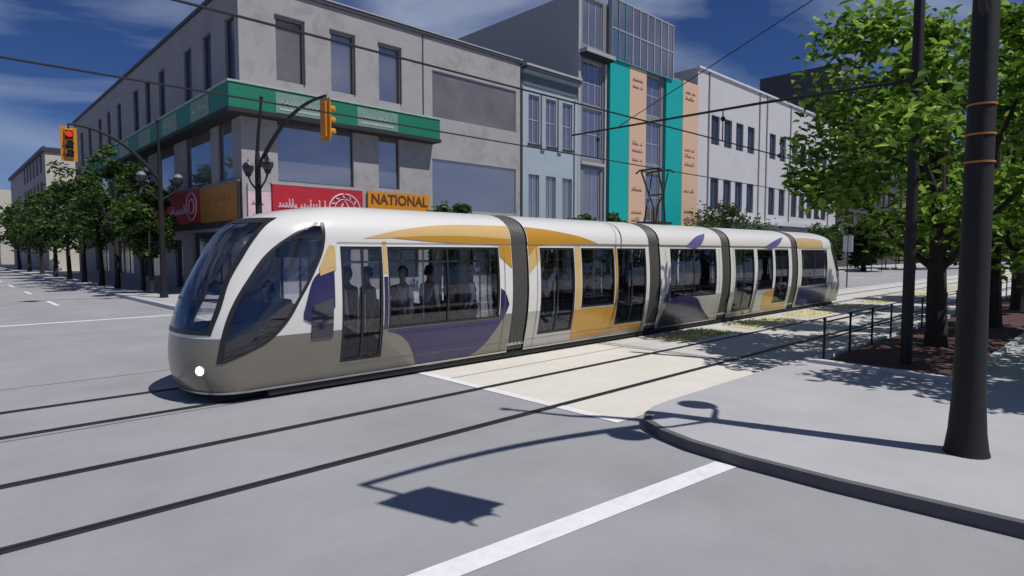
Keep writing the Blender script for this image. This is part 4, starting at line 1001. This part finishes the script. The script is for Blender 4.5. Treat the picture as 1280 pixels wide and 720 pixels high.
people = [
 ('stand', 'passenger in pale clothes and pale hat standing by the first tram door', (5.25,YC-.8,Fz), R(20), 'cloth_light','cloth_navy','capw'),
 ('stand', 'first of the dark haired passengers behind the front door glass', (5.45,YC-.55,Fz), R(160), 'cloth_dark','cloth_dark','hair'),
 ('stand', 'dark clothed passenger in the middle of the front door glass', (5.72,YC-.35,Fz), R(200), 'cloth_dark','cloth_dark','hair'),
 ('stand', 'passenger in navy at the rear edge of the front door glass', (5.95,YC-.7,Fz), R(180), 'cloth_navy','cloth_dark','hair'),
 ('sit', 'seated passenger in wine coloured top at the front of the long window', (6.5,YC-.75,Fz), R(0), 'cloth_wine','cloth_dark','hair'),
 ('stand', 'dark haired passenger in lilac grey shirt standing in the long front window', (6.75,YC-.7,Fz), R(190), 'cloth_light','cloth_light','hair'),
 ('stand', 'passenger in grey standing in the middle of the long front window', (7.5,YC-.55,Fz), R(10), 'cloth_light','cloth_dark','hair'),
 ('sit', 'seated passenger in dark clothes in the long front window', (7.9,YC-.78,Fz), R(0), 'cloth_dark','cloth_dark','hair'),
 ('stand', 'pale clothed passenger near the rear end of the long front window', (8.45,YC-.75,Fz), R(150), 'cloth_light','cloth_light','capw'),
 ('stand_up', 'pale clothed passenger with raised arms behind the second section front door', (10.75,YC-.8,Fz), R(-90), 'cloth_light','cloth_dark','hair'),
 ('sit', 'seated passenger in navy behind the second section window', (12.3,YC-.75,Fz), R(0), 'cloth_navy','cloth_dark','hair'),
 ('stand', 'dark clothed passenger behind the second section rear door', (13.8,YC-.75,Fz), R(-90), 'cloth_dark','cloth_dark','hair'),
 ('sit', 'seated passenger in wine top in the third section window', (16.6,YC-.75,Fz), R(0), 'cloth_wine','cloth_dark','hair'),
 ('stand', 'pale clothed passenger standing in the third section window', (17.7,YC-.6,Fz), R(60), 'cloth_light','cloth_dark','hair'),
 ('stand', 'navy clothed passenger behind the fourth section front door', (20.4,YC-.75,Fz), R(-60), 'cloth_navy','cloth_navy','hair'),
 ('sit', 'seated dark clothed passenger in the fourth section window', (22.1,YC-.75,Fz), R(0), 'cloth_dark','cloth_dark','hair'),
 ('sit', 'seated passenger in the last section window', (26.9,YC-.75,Fz), R(0), 'cloth_light','cloth_dark','hair')]
people.append(('sit', 'tram driver in dark clothes seated in the front cab', (4.35,YC,.50), R(180), 'cloth_dark','cloth_dark','hair'))
for k, l, loc, rz, a, t_, h in people: person(k, l, loc, rz, M[a], M[t_], M[h])

# ------------------------------------------------------------------ small far street things
aw = thing('awning', 'orange shop awning glimpsed through the trees beyond the tram', 'awning', (90,24.2,0))
b = MB(); b.grid([[(-3.2,0,5.6),(3.2,0,5.6)],[(-3.2,-1.3,5.0),(3.2,-1.3,5.0)],[(-3.2,-1.32,4.6),(3.2,-1.32,4.6)]], M['awning'], flip=True); b.face([(-3.2,0,5.6),(-3.2,0,4.6),(-3.2,-1.3,5.0)], M['awning']); b.build('canopy', aw)
b = MB()
for x in (-3.1,3.1):
    for y in (-.05,-1.25): b.tube([(x,y,0),(x,y,5.0)], .06, M['pole'], 6)
b.build('frame', aw)
ss = thing('street_sign', 'small white rectangular sign on a post beyond the rear of the tram', 'sign', (44.8,13.9,0))
b = MB(); b.tube([(0,0,0),(0,0,3.6)], .04, M['pole'], 6); b.build('post', ss); b = MB(); b.box(-.03,.03,-.3,.3,2.4,3.5,M['white_trim']); b.build('sign_plate', ss)

# ------------------------------------------------------------------ light and sky
sun_dir = Vector((.30*.5, -.955*.5, math.sin(R(60)))).normalized()
sun = bpy.data.lights.new('sun', 'SUN'); sun.energy = 4.1; sun.angle = R(.5); sun.color = (1,.955,.89)
so = bpy.data.objects.new('sun', sun); C.objects.link(so); so.rotation_euler = sun_dir.to_track_quat('Z','Y').to_euler()
w = bpy.data.worlds.new('World'); bpy.context.scene.world = w; w.use_nodes = True
nt = w.node_tree; nt.nodes.clear()
out = nt.nodes.new('ShaderNodeOutputWorld'); bg = nt.nodes.new('ShaderNodeBackground'); bg.inputs[1].default_value = .085
sky = nt.nodes.new('ShaderNodeTexSky'); sky.sky_type = 'NISHITA'; sky.sun_disc = False; sky.sun_elevation = R(60); sky.sun_rotation = math.atan2(sun_dir.x, sun_dir.y)
sky.air_density = 1.0; sky.dust_density = .4; sky.ozone_density = 3.5; sky.altitude = 1500
tc = nt.nodes.new('ShaderNodeTexCoord'); sep = nt.nodes.new('ShaderNodeSeparateXYZ'); L(nt, tc.outputs['Generated'], sep.inputs[0])
mp = nt.nodes.new('ShaderNodeMapping'); mp.inputs['Scale'].default_value = (1.0,1.5,4.2); mp.inputs['Location'].default_value = (2.4,0,0); mp.inputs['Rotation'].default_value = (0,R(8),R(25))
L(nt, tc.outputs['Generated'], mp.inputs[0])
n1 = N(nt, 'ShaderNodeTexNoise', Scale=1.9, Detail=9.0, Roughness=.5, Distortion=.9); L(nt, mp.outputs[0], n1.inputs['Vector'])
rp = nt.nodes.new('ShaderNodeValToRGB'); rp.color_ramp.elements[0].position = .47; rp.color_ramp.elements[1].position = .70; L(nt, n1.outputs[0], rp.inputs[0])
cloud = nt.nodes.new('ShaderNodeMixRGB'); cloud.inputs[2].default_value = (4.2,5.0,6.6,1)
mul = nt.nodes.new('ShaderNodeMath'); mul.operation = 'MULTIPLY'; mul.inputs[1].default_value = .7; L(nt, rp.outputs[0], mul.inputs[0])
tint = nt.nodes.new('ShaderNodeMixRGB'); tint.blend_type = 'MULTIPLY'; tint.inputs[0].default_value = 1; tint.inputs[2].default_value = (.25,.36,.60,1)
L(nt, sky.outputs[0], tint.inputs[1]); L(nt, tint.outputs[0], cloud.inputs[1]); L(nt, mul.outputs[0], cloud.inputs[0])
L(nt, cloud.outputs[0], bg.inputs[0]); L(nt, bg.outputs[0], out.inputs[0])

# ------------------------------------------------------------------ camera
cam = bpy.data.cameras.new('camera'); co = bpy.data.objects.new('camera', cam); C.objects.link(co)
co.location = (0,0,CAMH); cam.sensor_width = 36; cam.lens = 757/1280*36; cam.clip_end = 3000; cam.clip_start = .05
az = R(46.2); pt = math.atan(45/757)
d = Vector((math.cos(az)*math.cos(pt), math.sin(az)*math.cos(pt), -math.sin(pt)))
co.rotation_euler = d.to_track_quat('-Z','Y').to_euler()
sc = bpy.context.scene; sc.camera = co
sc.view_settings.view_transform = 'Standard'; sc.view_settings.look = 'None'; sc.view_settings.gamma = 1; sc.view_settings.exposure = 0
sc.cycles.max_bounces = 8; sc.cycles.transparent_max_bounces = 16
